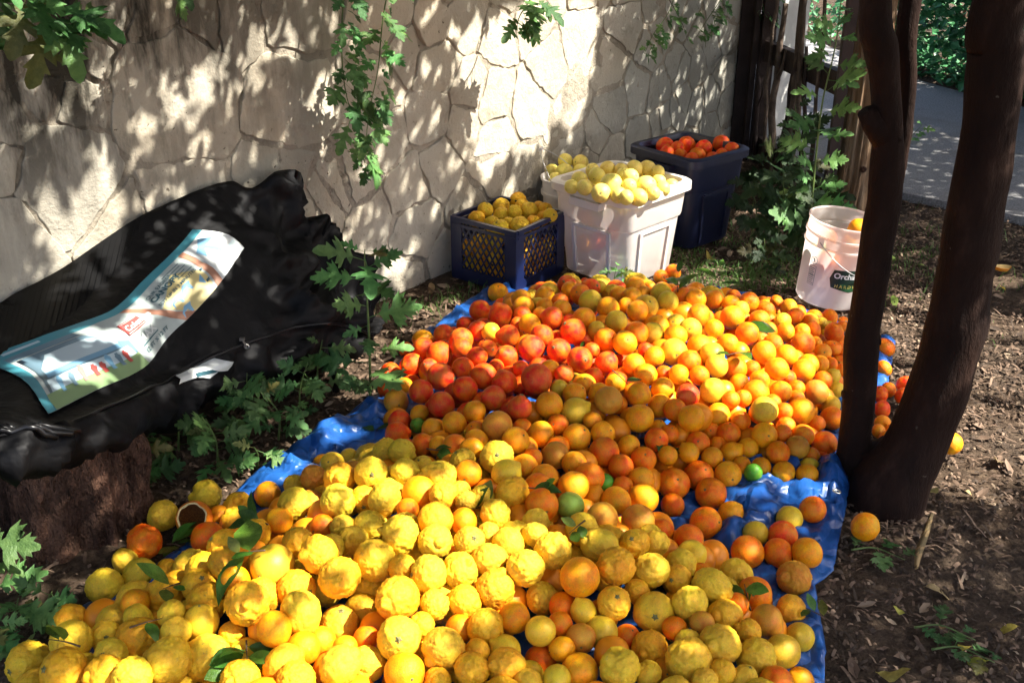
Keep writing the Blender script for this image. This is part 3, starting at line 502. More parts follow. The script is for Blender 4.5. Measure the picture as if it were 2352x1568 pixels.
# ================================================================ tarp
FRUIT = "-425,2185,192,42Yk;-441,2322,169,41Ya;-472,2648,33,28Lk;-492,2503,101,35Lk;-358,2311,191,43Yy;-338,2488,146,39Yk;-293,2445,174,34Yk;-368,2223,172,34Ya;-309,2173,205,42Yy;-271,2305,197,37Yk;-229,2213,197,42Oa;-165,2181,213,37Ya;-183,2276,203,42Yk;-231,2360,184,27Yk;-251,2145,196,27Oo;-109,2284,210,34Oa;-126,2356,202,33Yk;-105,2414,201,32La;-152,2452,188,34Oo;-243,2513,156,33Od;-39,2359,211,44Yy;9,2450,206,38Oa;80,2546,170,38Oa;32,2350,186,35Oa;-14,2286,207,39Lk;1,2206,204,39Ya;83,2308,183,35Oa;54,2404,182,27Oo;117,2446,164,38Ob;164,2403,165,34Oa;178,2542,162,40Oa;250,2496,143,42Od;201,2346,159,40Oo;242,2373,127,23Gg;155,2276,175,41Oa;143,2193,175,34Gl;73,2160,197,41Oo;63,2246,194,36Oo;208,2288,138,27La;263,2261,141,39Oa;217,2150,169,39Ob;290,2369,112,30Oo;341,2329,106,40Oa;343,2403,113,36Oa;292,2442,129,35Od;323,2542,136,31Oa;358,2492,123,35Oo;309,2180,139,42Ob;-72,2195,199,30Yk;-39,2103,210,37Yy;-110,2159,209,27Yk;-127,2223,195,27Yk;-113,2085,204,33Oa;-177,2065,223,41Ya;-173,1990,214,39Yy;-254,2004,222,45Yy;-337,2100,181,36Yk;-368,2040,178,36Yk;-399,2092,181,30Yk;-409,2002,192,29Yk;-306,1941,199,45Yy;-242,1912,201,30Ya;-181,1881,207,42Yy;-115,1916,190,41Yy;-96,1993,211,36Yy;-54,2046,196,27Yk;-9,2001,197,40Yy;-50,1943,200,36Yy;29,1905,206,42Yy;54,2034,200,32Yk;54,2093,192,32Yk;91,1958,213,41Yy;164,2068,192,40Yy;201,1999,196,39Yk;230,1918,201,41Ya;147,1871,206,44Oa;284,2037,175,35Ya;331,2116,137,31Yy;-36,1871,176,42Ya;-102,1843,164,37Ya;-166,1822,172,33Yy;-242,1810,199,46Ya;-373,1871,206,45Ya;-336,1896,90,41Ya;-377,1837,101,44Yy;-344,1725,139,27Oa;-305,1756,138,27Oo;-231,1718,170,46Yy;-191,1772,158,29Ya;-111,1791,133,31Oa;-140,1696,164,43Yy;-55,1772,153,39Ya;6,1801,155,34Oa;59,1745,166,33Ly;66,1891,134,37Yy;111,1853,143,32Oo;154,1824,151,29Ly;190,1783,131,36Lk;218,1830,170,36Ya;103,1716,144,27La;143,1749,143,32Ob;101,1783,153,27Oo;277,1900,145,28Ya;246,1791,111,28Od;215,1652,153,42Yy;59,1726,104,35Od;-14,1726,133,33Ly;-11,1664,145,37Ya;-80,1653,148,35Ya;-71,1711,143,27Ya;-214,1640,151,41Oa;-297,1689,128,38Yy;-343,1648,161,39Yy;-149,1640,131,27Ya;136,1669,129,38Oa;89,1633,142,29Lk;38,1676,115,27Ly;31,1621,141,29Yy;275,1660,129,27Yy;402,2573,136,34Od;429,2527,114,28Oa;443,2612,134,27Oo;491,2551,108,30La;523,2602,109,34Od;580,2699,89,28Oo;558,2554,90,31Oa;626,2672,99,35Od;673,2621,82,30Oa;621,2601,78,31La;644,2557,64,27Oa;589,2640,78,27Oo;722,2647,108,37Oa;779,2664,104,28Oo;751,2590,84,34Oo;811,2614,88,34Ob;912,2689,55,38Od;841,2673,93,33Oo;857,2626,52,27Oo;892,2635,30,27Od;842,2580,45,27Lk;822,2530,50,32Oa;757,2534,54,34Oa;698,2555,58,29Oa;667,2515,65,26Gg;595,2504,66,38Oa;516,2506,62,42Od;437,2451,72,44Od;427,2382,50,33Od;536,2430,54,43Oo;578,2358,38,34La;501,2301,48,43Oo;432,2155,104,37Oo;369,2187,105,32Oo;339,2063,157,30Yy;312,1943,171,40Yy;424,2062,125,36Lk;390,2005,140,35Yy;372,1946,144,33Ya;439,2007,111,27Oo;445,1915,148,39Yy;525,2029,89,41Yy;554,1959,93,40Oo;308,1844,133,45Yy;386,1850,152,39Yy;462,1843,125,37Ya;499,1894,114,27Oo;558,1853,101,38Ob;644,1965,40,36Ya;678,2078,44,41Yb;586,2180,45,42Oo;663,2180,40,38Od;729,2163,55,39Oa;692,2254,43,38Or;625,2269,37,34Lk;726,2329,41,36Lk;798,2373,41,36Od;912,2290,43,38Oa;505,1801,116,29Ya;643,1876,38,34Lk;578,1778,83,38Lk;510,1735,104,42Yy;429,1731,142,43Yy;360,1685,140,46Yy;289,1752,115,38Ya;403,1792,146,27Ob;347,1794,131,28Oo;315,1703,98,28Oa;368,1752,132,27Yk;422,1654,138,27Ya;468,1661,114,28Yy;536,1668,97,36Oo;610,1736,41,29La;381,1624,142,27Yy;-1037,1779,49,46Yy;-903,1664,132,47Ya;-1003,1922,42,40Ya;-926,1761,127,44Yy;-813,1643,142,39Ya;-747,1619,160,38Yy;-822,1708,138,34Yk;-868,1796,108,34Yy;-786,1767,124,46Ya;-697,1676,147,46Yy;-631,1720,116,49Yy;-658,1790,151,39Ly;-540,1632,139,40Ya;-883,1719,96,27Yk;-810,1834,126,32Yy;-834,1889,122,32Oa;-720,1795,170,29Yy;-696,1744,167,31Yy;-967,2044,47,43Yk;-954,2151,39,34Yk;-898,2091,44,40Yk;-929,2224,45,42Yd;-916,2339,45,40Yk;-823,2304,59,47Ho;-826,2433,46,43Yk;-769,2231,49,44Od;-774,2350,35,30Oa;-722,2313,47,39Ya;-729,2385,42,39Ya;-661,2439,42,37Oa;-682,2084,132,39Ya;-648,1968,168,37Ya;-701,1928,139,38Ya;-845,2129,31,27Ya;-668,1862,143,44Ya;-603,1880,188,34La;-557,1796,196,46Ya;-592,1776,130,28Ya;-533,1936,187,50Lk;-616,2125,140,36Ya;-489,1733,180,38Oa;-448,1798,169,46Yy;-471,1877,169,44Ya;-429,1941,215,44Ya;-494,2029,184,34Ya;-570,2173,142,34Oa;-544,2241,147,43Yk;-524,2395,126,34Yb;-545,2624,30,27La;-452,2111,170,31Od;-583,2421,87,28Yk;-462,1677,139,39Ya;-425,1618,152,38Ya;-434,1735,128,36Oa;-407,1782,106,33Oa;441,3535,202,37Oa;506,3622,169,21Mo;468,3480,198,27Ma;378,3463,200,34Oa;416,3415,214,34Oa;522,3448,211,39Ok;268,3366,217,41Ok;324,3294,222,40Oa;390,3343,211,29Oa;454,3323,215,43Ok;418,3258,228,38Oa;342,3183,223,37Ok;534,3358,218,38Ok;596,3446,199,39Oo;635,3391,214,36Oa;709,3447,191,34Oa;763,3419,186,32La;787,3495,181,27Mo;824,3415,193,35Mo;786,3366,186,31Ok;736,3259,205,41Oa;792,3317,173,24Mo;621,3242,217,42Mo;541,3210,203,34Ok;475,3184,205,41Oa;273,3139,213,29Lk;453,3115,209,38Ok;578,3144,214,38Ok;523,3087,215,38Oa;660,3169,202,34Oa;395,3079,229,40Oo;296,3060,216,38Oo;353,3017,224,39Oa;248,2996,210,27Tr;418,3005,205,27Td;438,2950,210,34Oa;372,2908,202,35Oa;503,2985,208,43Oy;594,3051,195,42Oa;621,2981,202,40Lk;688,3069,196,35Oa;541,2921,208,36Oo;401,2849,197,36Oa;462,2891,180,27Od;500,2856,196,31Oa;564,2859,192,31Oo;625,2910,197,36Ok;689,2947,171,38Oo;746,2966,159,27Oo;766,3159,192,39Oo;831,3280,185,36Oo;882,3393,171,31Mo;941,3489,162,26Mo;973,3445,159,32Ma;920,3313,165,31Mk;982,3387,153,31Md;886,3346,158,21Md;914,3242,159,33Ma;850,3222,173,30Mo;820,3177,166,27Ma;985,3293,137,28Ma;1039,3389,128,30Mo;1035,3334,124,29Mo;964,3189,142,39Md;845,3125,168,34Mo;800,3047,178,39Oa;878,3067,156,38Oa;1094,3440,102,22Mk;1152,3537,81,31Mo;1123,3379,93,36Md;1029,3266,108,21Ma;1037,3206,101,29Ma;1092,3276,83,28Mo;1199,3523,43,28Mo;1233,3627,24,21Mo;1136,3302,52,21Mo;1054,3163,78,24Mo;1091,3167,53,23Mo;1004,3113,103,30Oa;955,3074,122,34Oa;920,3008,133,37Oa;822,2957,163,38Oa;864,2974,123,27Od;214,2797,193,35Oa;305,2800,197,31Oa;254,2746,188,35Oa;369,2740,191,37Oa;447,2805,175,35Oa;514,2756,180,37Td;596,2803,169,39Ok;644,2766,159,27Oo;759,2904,152,32Oa;737,2841,144,40Oa;810,2848,143,34Oa;693,2888,148,32Oa;874,2906,122,27Oo;862,2852,117,27Oo;938,2912,107,39Ob;988,3017,94,31Oo;1039,3085,71,27Lk;1039,3028,53,27Ly;685,2793,149,27Oo;777,2801,130,27Oo;730,2709,155,40Ok;860,2782,112,41Oa;802,2759,125,27Oo;988,2902,66,30Ok;972,2833,60,36Oo;910,2780,71,27Oo;433,2747,146,37Oa;470,2699,161,34Oo;508,2642,165,39Oa;604,2736,126,37Oa;666,2712,119,30Oo;360,2633,170,41Oa;308,2722,166,28Oo;419,2653,125,27Oa;799,2712,102,28Oo;251,2565,162,35Oa;608,4049,34,30Mo;663,4095,37,33Mo;-54,3851,45,41Oa;-115,3496,127,41Tr;-38,3328,183,44Tr;32,3510,166,36Oa;40,3387,187,38Oa;115,3482,186,37La;133,3547,179,33Ok;93,3424,176,30Mk;200,3610,181,36Tr;209,3527,192,33La;240,3454,208,37Oo;278,3514,203,40Tr;315,3563,188,27Ly;167,3410,197,32Od;35,3317,188,33Tr;134,3232,214,41Tr;196,3105,225,44Tr;168,3321,206,35Oa;112,3374,195,31Oa;97,3306,193,29Oa;58,3212,201,37Oa;96,3095,213,40Tr;19,3255,182,27Tr;61,2998,215,45Td;145,2978,218,40Tr;-11,3127,198,39Tr;-70,3202,178,32Ly;-76,3070,178,31To;-114,3247,162,37Tr;-170,3413,111,27Tr;-168,3183,158,43To;-163,3110,164,36Tr;-235,3336,106,38Tr;-316,3430,42,37La;-299,3254,90,42Tr;-236,3115,138,45Tr;-372,3381,30,27Tr;-326,3131,92,41Tr;-405,3173,42,37Tr;-397,3055,45,40Tr;-222,2934,150,46Td;-264,3051,123,31Td;-153,2967,162,37Tr;-109,3017,176,35Tr;-15,2985,192,39Tr;27,2904,192,27Tr;-85,2860,188,43Tr;-22,2796,199,40Tr;72,2780,220,49Td;114,2875,202,32La;-49,2936,181,27Tr;-277,2880,126,40Td;-343,3027,69,27Oa;-359,2911,75,40Lb;-207,2751,151,42Td;-140,2804,175,41Tr;-53,2717,191,39Td;22,2635,204,37Td;-275,2715,101,24Gg;-335,2776,80,37Tr;-332,2673,97,38Tr;-274,2772,109,29Oa;-225,2617,147,31La;-161,2606,170,35Oa;-106,2662,176,34Oa;-40,2529,205,42Ob;-101,2560,175,27Oo;-97,2484,186,33Oa;-198,2483,171,28Oa;29,2575,175,27Oo;105,2653,204,39Oa;139,2772,194,27Lk;179,2655,182,40Lk;181,2724,198,35Oa;246,2848,194,29Tr;155,2833,210,31To;206,2908,221,42Tr;289,2908,212,36Tr;237,3217,218,39Oa;275,2681,204,41Ob;127,2589,175,31Oo;227,2617,172,27Oa;124,2505,153,32Oo;1306,3371,40,35Mo;1256,3222,33,28Mo;1227,3078,28,24Mo;1290,3107,33,29Mr;1258,3031,31,27Mr;1187,3040,31,27Mr;1162,2939,32,28Mr;1138,2858,29,24Ma;1113,2812,26,22Ma;1153,2816,24,21Mo;1122,2771,28,22Mo;1294,2717,39,34Oa;10,1523,90,45Yy-;-302,1516,82,43Yy-;-644,1564,117,46Ya-;-87,1552,108,45Ya-;-726,1562,114,45Yy-;250,1563,112,42Oa-;-854,1553,114,49Ya-;101,1581,116,36Oa-;-279,1571,116,42Yy-;-486,1592,129,43Oa-;-920,1518,86,44Ya-;420,1526,93,47Yy-;-409,1531,93,43Ya-;125,1512,79,42Oa-;-355,1570,122,48Yy-;-204,1571,120,46Yy-;-17,1585,128,46Ya-;-689,1512,79,42Yy-;492,1608,113,40Yy-;-569,1570,114,40Yy-;-970,1615,80,48Ya-;322,1597,128,40Yy-;168,1591,123,38Oa-;507,1543,100,45Yy-;-622,2273,63,41Oa-;471,3740,124,48Yk-;296,2623,135,41Oa-;923,3627,92,33Mo-;6,3654,90,42Oa-;719,3333,159,34Mo-;729,3096,152,39Oa-;1087,3330,54,29Mo-;147,3143,171,39Tr-;224,2075,145,46Ya-;-1,2697,158,40Td-;497,3663,136,41Oa-;328,3700,137,45Yk-;-386,2527,89,42Yk-;-297,2591,92,35Tr-;220,3691,131,43Ok-;145,3820,68,39Ok-;564,3702,116,36Oa-;-42,3106,148,36Tr-;-351,2837,46,42Oa-;71,3558,133,45Yk-;409,2199,51,39Oo-;-881,1886,72,41Yy-;-87,2608,142,35Oa-;181,2238,122,36Oa-;1147,3384,34,30Mo-;-167,2858,126,43Td-;-422,2269,134,40Yk-;345,2685,139,37Oo-;151,3037,172,37Tr-;-156,2390,158,39Oo-;922,3378,129,36Mk-;382,3622,153,42Tr-;-549,2083,122,35Oa-;948,3512,119,30Ma-;-36,3164,145,35Tr-;50,3115,165,41Oa-;-133,3291,116,42Tr-;-126,2723,132,41Tr-;287,3807,89,36Tr-;365,2805,160,40Oa-;717,3545,153,48Yk-;219,3768,112,48Yk-;-160,3516,54,39Tr-;-713,2019,106,47Ya-;478,1962,91,43Yy-;-87,2785,138,36Tr-;131,2324,133,35Oo-;20,2160,159,37Oo-;661,3330,165,34Mo-;784,3610,125,41Oa-;586,3349,178,43Ok-;80,2827,166,38Td-;1101,3537,70,34Mo-;-521,2305,99,41Yb-;690,3703,109,42Oa-;478,3055,177,41Oy-;-700,2210,46,42Od-;233,3137,175,37Tr-;451,2100,79,40Oo-;193,3561,144,35Tr-;57,2676,162,37Oa-;-253,3393,42,38Tr-;923,3562,111,30Mo-;-71,3324,126,37Tr-;115,3879,43,39Tr-;1006,3422,106,32Mo-;1117,3600,48,35Mo-;-201,2571,125,38Oa-;291,2965,174,37Oa-;-289,2347,152,43Yy-;657,3597,138,37Oa-;249,3587,152,41Tr-;-775,2110,50,46Yk-;-254,2091,174,43Yk-;97,3716,96,41Oa-;983,3190,85,34Mo-;368,2112,96,36Oo-;-208,3440,52,35Tr-;85,2946,169,39Td-;-310,2255,161,45Yy-;257,2149,114,37Oo-;606,3744,94,33Ma-;495,2162,46,42Oo-;194,3258,175,42Tr-;-426,2406,119,44Yb-;-232,2832,95,36Td-;1126,3482,56,36Mk-;-986,1689,52,48Yy-;304,3253,177,38Oa-;-494,2132,134,40Oa-;573,1888,47,43Ob-;-232,3253,82,42Tr-;-340,3205,46,42Tr-;33,2484,160,37Oa-;1048,3582,77,32Mo-;-932,1933,47,43Oa-;637,3116,163,37Ok-;-58,2260,166,38Oa-;-224,2680,101,39Oa-;364,3539,165,42Yk-;375,2280,47,43Oo-;31,2858,158,35Tr-;-597,2343,56,42Oa-;374,3232,178,35Ok-;113,3656,120,42Tr-;-408,2624,46,42Yk-;517,3318,175,36Ok-;-623,2206,80,42Oa-;378,3152,181,38Oo-;-573,2005,136,41Ya-;840,3424,143,30Md-;635,2843,145,36Oo-;565,2988,168,41Oa-;958,3266,104,33Md-;-859,1959,69,49Yy-;644,3259,161,31Mo-;-226,1870,160,40Ya-;206,1720,127,38Od-;-545,1859,162,43Ya-;809,2904,111,36Oa-;190,2447,133,41Ob-;-72,3544,86,39Tr-;268,3419,167,37Tr-;-330,2425,124,36Od-;-38,3728,41,36Tr-;1060,3472,89,36Ma-;8,2061,170,42Yy-;1109,3232,39,35Mo-;570,1997,42,38Oo-;2,3582,102,38Ok-;542,2712,131,42Oo-;106,2073,156,40Oo-;-7,2920,155,37Tr-;368,2459,71,42Oo-;1165,3446,33,29Mo-;316,2860,167,38Tr-;-520,1779,140,37Oa-;619,3667,118,32Mo-;-305,2530,110,39Od-;305,3166,178,37Ok-;-101,3374,112,38Tr-;-28,2842,151,36Tr-;-34,2642,150,36Td-;463,3270,177,36Oa-;738,2770,113,36Oo-;960,3662,72,34Mo-;-270,3104,77,36Oa-;1055,3117,37,33Mo-;-786,1939,102,44Ya-;-757,1663,112,41Yy-;81,2197,147,36Oo-;935,3151,100,35Ma-;727,3011,144,37Oa-;-465,2207,134,43Od-;394,2975,170,35Td-;979,2967,54,40Oa-;-617,2068,114,42Oa-;-310,1635,99,39Oa-;-227,2405,145,36Od-;480,2639,110,35Oa-;239,2707,151,36Oo-;53,3334,113,40Oa-;378,1908,89,41Ya-;-723,1875,89,41Yy-;-259,2776,48,43Oa-;-109,2136,135,40Yk-;289,3081,146,44Oa-;-470,1997,117,44Yk-;271,2321,51,39Oa-;-420,1940,126,43Yk-;824,2802,51,39Oa-;1083,3425,37,33Mo-;-323,1951,129,40Yy-;465,2839,118,39Oa-;-94,2359,132,44Yy-;-154,2643,93,44Yk-;749,2732,64,37Oo-;-205,2218,130,40Oa-;-176,3153,80,43Tr-;-228,1687,79,40Oa-;757,3470,116,40Yk-;229,3804,51,41Oa-;-2,1898,121,38Oa-;353,3053,137,36Td-;197,2534,95,37Oa-;-314,2144,128,46Yy-;176,2875,143,49Yk-;192,3425,123,41Oo-;222,2000,115,44Ya-;-488,2386,70,46Ya-;300,2020,105,48Yy-;981,3072,42,38Oa-;478,2593,61,42Od-;-436,2550,45,41Yk-;-46,1992,135,42Yk-;518,1933,43,39Oo-;-134,2049,134,37Oa-;657,2786,101,42Oa-;805,3040,96,43Oa-;412,2601,74,42Oa-;675,2976,112,39Oo-;-785,2027,50,46Ya-;276,2497,68,35Oa-;-21,1836,110,35Oa-;-59,2518,121,43Oo-;733,2922,97,40Oo-;105,3054,127,36Tr-;74,2131,122,46Yk-;-796,1868,70,42Ya-;-399,2060,118,40Od-;203,2757,127,43Oa-;-515,1666,72,40Ya-;-154,1884,125,43Yy-;247,3024,140,39Tr-;353,2937,136,43Oa-;560,2810,108,39Oa-;524,2901,122,38Od-;92,2408,110,39Oo-;-533,2199,74,41Yk-;-683,1663,75,44Yy-;-292,1817,109,38Oo-;-125,2259,135,43Oa-;419,3081,138,37Oo-;-291,2033,132,41Yk-;119,2223,103,41Oa-;150,2036,118,43Yk-;-551,1737,99,45Yy-;238,2452,78,39Oa-;87,1964,124,36Oo-;738,2644,44,38Oo-;762,3334,110,30Mo-;915,2912,42,38Oo-;254,2930,133,37Tr-;393,2026,79,42Yy-;-609,1650,68,42Ya-;118,2556,112,38Oa-;-172,2494,106,41Oa-;-719,1776,103,41Ya-;291,2701,106,37Oo-;-640,1973,90,42Ya-;799,3271,105,34Ma-;-102,1729,93,41Ya-;881,2749,39,35Oa-;-189,1739,95,40Yy-;-207,2030,141,45Yy-;491,2699,91,41Oa-;-372,1711,90,43Oa-;-256,2644,55,40Oa-;-326,3073,44,40Td-;-91,1912,127,42Ya-;234,2262,69,43Oo-;196,1853,115,38Od-;94,1777,100,37Oo-;425,2544,44,37Od-;124,2699,125,40Yk-;690,2690,67,39Od-;-66,2191,132,42Yk-;"
FNEAR = {}
for it in FRUIT.split(';'):
    if it:
        x, y, z, r = (int(q) / 1000 for q in it.rstrip('-')[:-2].split(','))
        for i in range(int((x - .08) // .1), int((x + .08) // .1) + 1):
            for j in range(int((y - .08) // .1), int((y + .08) // .1) + 1): FNEAR.setdefault((i, j), []).append((x, y, z, r))
TP = [(1112, 664), (1040, 715), (960, 775), (900, 850), (872, 905), (790, 962), (690, 1020), (590, 1085), (520, 1150), (430, 1245), (300, 1330), (190, 1395), (196, 1432), (140, 1500), (60, 1600), (-60, 1800), (1000, 1850), (1900, 1800), (1893, 1568), (1896, 1500), (1870, 1345), (1915, 1310), (1924, 1250), (1940, 1180), (1952, 1100), (1935, 1060), (1985, 1010), (2010, 930), (2040, 880), (2056, 788), (1960, 750), (1800, 690), (1650, 665), (1480, 660), (1340, 668), (1240, 655)]
tp = [at(x, y, .012).xy for x, y in TP]
def pdist(P, x, y):
    best = 9.; ins = False; n = len(P); q = Vector((x, y))
    for i in range(n):
        a, b = P[i], P[(i + 1) % n]; ab = b - a; t = max(0, min(1, (q - a).dot(ab) / max(ab.dot(ab), 1e-9))); best = min(best, (q - a - ab * t).length)
        if (a.y > y) != (b.y > y) and x < (b.x - a.x) * (y - a.y) / (b.y - a.y) + a.x: ins = not ins
    return best if ins else -best
rv = at(1700, 1130, 0).xy
def tz(x, y, d):
    v = Vector((x, y, 0))
    crease = abs(noise.noise(Vector((x * 5.5 + .5 * noise.noise(v * 3), y * 2.2, 2)))) ; c2 = abs(noise.noise(Vector((x * 3 - y * 9, y * 4 + x * 5, 7))))
    c3 = abs(noise.noise(Vector((x * 11 + y * 3, y * 13 - x * 6, 1)))); z = .010 + .030 * max(0, 1 - crease * 5) + .024 * max(0, 1 - c2 * 4.5) + .010 * max(0, 1 - c3 * 5) + .008 * (noise.noise(v * 9) + .5)
    # the sheet is bunched up beside the tree and lifted along the left edge
    rr_ = (Vector((x, y)) - at(1790, 1110, 0).xy); z += .06 * math.exp(-(rr_.x / .15) ** 2 - (rr_.y / .06) ** 2)
    rr_ = (Vector((x, y)) - at(1915, 1100, 0).xy); z += .05 * math.exp(-(rr_.x / .05) ** 2 - (rr_.y / .22) ** 2)
    rr_ = (Vector((x, y)) - at(700, 1040, 0).xy); z += .03 * math.exp(-(rr_.x / .3) ** 2 - (rr_.y / .25) ** 2)
    if d < .05: z = z * (.25 + .75 * d / .05) + .004
    for fx, fy, fz, fr in FNEAR.get((int(x // .1), int(y // .1)), ()):
        q2 = (x - fx) ** 2 + (y - fy) ** 2
        if q2 < fr * fr: z = min(z, fz - math.sqrt(fr * fr - q2) * .96)
        elif q2 < fr * fr * 1.7: z = min(z, fz)
    return max(z, .001)
bm = bmesh.new(); step = .016; G = {}
x0, x1 = min(p.x for p in tp), max(p.x for p in tp); y0, y1 = min(p.y for p in tp), max(p.y for p in tp)
cols = int((x1 - x0) / step) + 2; rws = int((y1 - y0) / step) + 2
for j in range(rws):
    for i in range(cols):
        x, y = x0 + (i - .5) * step, y0 + (j - .5) * step; d = pdist(tp, x, y)
        if d < -step * .75: continue
        if d < 0:                                  # snap to the outline
            q = Vector((x, y)); bp = min((a + (b - a) * max(0, min(1, (q - a).dot(b - a) / (b - a).dot(b - a))) for a, b in zip(tp, tp[1:] + tp[:1])), key=lambda p: (p - q).length); x, y = bp; d = 0
        G[i, j] = bm.verts.new((x, y, tz(x, y, d)))
for (i, j), v in list(G.items()):
    q = [G.get(k) for k in ((i, j), (i + 1, j), (i + 1, j + 1), (i, j + 1))]
    if all(q):
        try: bm.faces.new(q)
        except ValueError: pass
    elif sum(1 for w in q if w) == 3:
        try: bm.faces.new([w for w in q if w])
        except ValueError: pass
bmesh.ops.remove_doubles(bm, verts=bm.verts, dist=.002); bmesh.ops.recalc_face_normals(bm, faces=bm.faces)
me = bpy.data.meshes.new('sheet'); bm.to_mesh(me); bm.free(); me.materials.append(M['tarp']); me.polygons.foreach_set('use_smooth', [True] * len(me.polygons))
tarp = empty('tarpaulin', (.1, 2.6, 0), 'creased blue tarpaulin spread on the ground under the heap of fruit', 'tarpaulin')
o = kid('sheet', me, tarp); md = o.modifiers.new('s', 'SOLIDIFY'); md.thickness = .002; md.offset = 1
mb = MB(); tor = []
for a in range(20):
    A = 2 * math.pi * a / 20
    tor.append([(math.cos(A) * r_, math.sin(A) * r_, z_) for r_, z_ in ((.006, 0), (.0075, .002), (.011, .002), (.0125, 0))])
for a in range(20):
    b = (a + 1) % 20; mb.add(tor[a] + tor[b], [(k, k + 1, k + 5, k + 4) for k in range(3)])
gm = mb.me('grommet', M['steelbright'], True)
for (x, y, rx, ry) in ((1922, 1128, -.1, .15), (216, 1410, 0, 0)):
    q = at(x, y, .02); d = pdist(tp, q.x, q.y); q = at(x, y, tz(q.x, q.y, max(d, 0)) + .005); o = obj('grommet', gm, tarp); o.location = q - tarp.location; o.rotation_euler = (rx, ry, 0)

# ================================================================ stump
sc_ = Vector((-1.20, 2.41, 0)); ST = .315
mb = MB(); mb.tube([sc_ + Vector((.02 * math.sin(z * 9), 0, z)) for z in [ST * i / 16 - .04 * (i == 0) for i in range(17)]], [.225 - .03 * (i / 16) ** .6 for i in range(17)], 96, 0, False, .12, 8, 5, .22, 4.5)
k = len(mb.v); top = list(range(k - 96, k)); 
stp = empty('tree_stump', sc_, 'cut tree stump with cracked reddish bark under the black bag', 'stump'); kid('bark', mb.me('bark', M['stump'], True), stp)
mb2 = MB(); R0 = [mb.v[i].copy() for i in top]; cen = sc_ + Vector((0, 0, ST + .004)); mb2.rings([[q.lerp(cen, f_) + Vector((0, 0, .004 + .006 * noise.noise(q * 30 + Vector((f_ * 9, 0, 0))))) for q in R0] for f_ in (.0, .06, .3, .6, .97)], 0, False, True)
kid('cut_face', mb2.me('cut_face', M['cutwood'], True), stp)

# ================================================================ black canopy bag
# rows run along the bag from its left end to its right end: wall-side edge, middle of the top, front seam, underside
rows = [
    [((-120, 800), .03), ((0, 697), .03), ((150, 612), .03), ((300, 510), .03), ((420, 452), .035), ((530, 416), .04), ((572, 440), .07), ((648, 402), .05), ((664, 492), .07), ((735, 545), .09), ((778, 585), .13), ((838, 690), .18)],
    [((-120, 850), .13), ((0, 765), .13), ((150, 690), .13), ((300, 605), .13), ((420, 540), .13), ((520, 500), .13), ((580, 500), .13), ((640, 500), .14), ((680, 570), .15), ((745, 610), .17), ((790, 640), .2), ((842, 715), .21)],
    [((-120, 930), .36), ((0, 870), .36), ((150, 800), .34), ((300, 720), .30), ((420, 640), .26), ((520, 590), .25), ((590, 590), .25), ((650, 610), .25), ((700, 650), .25), ((750, 665), .25), ((800, 690), .25), ((842, 740), .24)],
    [((-120, 1020), .66), ((0, 965), .66), ((110, 955), .63), ((250, 900), .56), ((370, 835), .42), ((480, 775), .41), ((570, 730), .39), ((640, 715), .37), ((700, 715), .35), ((760, 715), .32), ((810, 730), .29), ((838, 760), .27)],
    [((-120, 1050), .75), ((0, 1010), .75), ((130, 985), .72), ((290, 925), .63), ((420, 865), .47), ((530, 815), .45), ((610, 785), .42), ((670, 765), .40), ((720, 755), .37), ((770, 755), .34), ((810, 765), .30), ((832, 780), .28)],
    [((-120, 1110), .75), ((0, 1066), .75), ((150, 1030), .71), ((300, 988), .62), ((440, 935), .44), ((550, 890), .42), ((630, 855), .40), ((690, 835), .38), ((735, 820), .36), ((775, 812), .33), ((808, 800), .30), ((828, 795), .28)],
]
ctrl = [[onwall(x, y, o) for (x, y), o in r] for r in rows]
under = [q + Vector((0, 0, -.0)) + (-WN) * .22 + Vector((0, 0, -.015)) for q in ctrl[-1]]
ctrl.append(under)
UN, VN = 10, 9
fine = [crom(r, UN) for r in ctrl]
NU = len(fine[0])
surf = [crom([fine[k][i] for k in range(len(fine))], VN) for i in range(NU)]      # surf[u][v]
NV = len(surf[0])
def bagn(i, j):
    a = surf[min(i + 1, NU - 1)][j] - surf[max(i - 1, 0)][j]; b = surf[i][min(j + 1, NV - 1)] - surf[i][max(j - 1, 0)]
    return -(a.cross(b)).normalized()
def wrink(q, amt):
    v = Vector(q); w_ = noise.noise(v * 2.1) * 1.2
    a = 1 - min(1, abs(noise.noise(Vector((v.x * 5 + w_, v.y * 5, v.z * 11)))) * 3); b = 1 - min(1, abs(noise.noise(Vector((v.x * 12 + v.y * 4, v.z * 16 - w_, 3)))) * 3)
    return amt * (.055 * a + .016 * b + .03 * noise.noise(v * 6))
V, Fc = [], []
for i in range(NU):
    for j in range(NV):
        u = i / (NU - 1); amt = .05 + 1.45 * max(0, min(1, (u - .48) / .2)); vv_ = j / VN
        if 1.6 < vv_ < 3.6 and u < .60: amt *= .35
        if vv_ > 3.9: amt = .8
        if 3.6 < vv_ < 4.3: amt -= .25
        V.append(surf[i][j] + bagn(i, j) * wrink(surf[i][j], amt))
bagv = V
for i in range(NU - 1):
    for j in range(NV - 1): a = i * NV + j; Fc.append((a, a + 1, a + NV + 1, a + NV))
k = len(V)
for i in range(NU):                                # back face against the wall down to the underside
    Fc_ = None
for i in range(NU - 1): Fc.append((i * NV, (i + 1) * NV, (i + 1) * NV + NV - 1, i * NV + NV - 1))
Fc.append(tuple((NU - 1) * NV + j for j in range(NV))); Fc.append(tuple(j for j in reversed(range(NV))))
bag = empty('canopy_bag', Vector((-1.0, 2.9, .1)), 'black nylon carrying bag slumped on the stump against the wall, printed panel on top', 'bag')
o = kid('shell', mesh('shell', V, Fc, M['fabric'], None, True), bag)
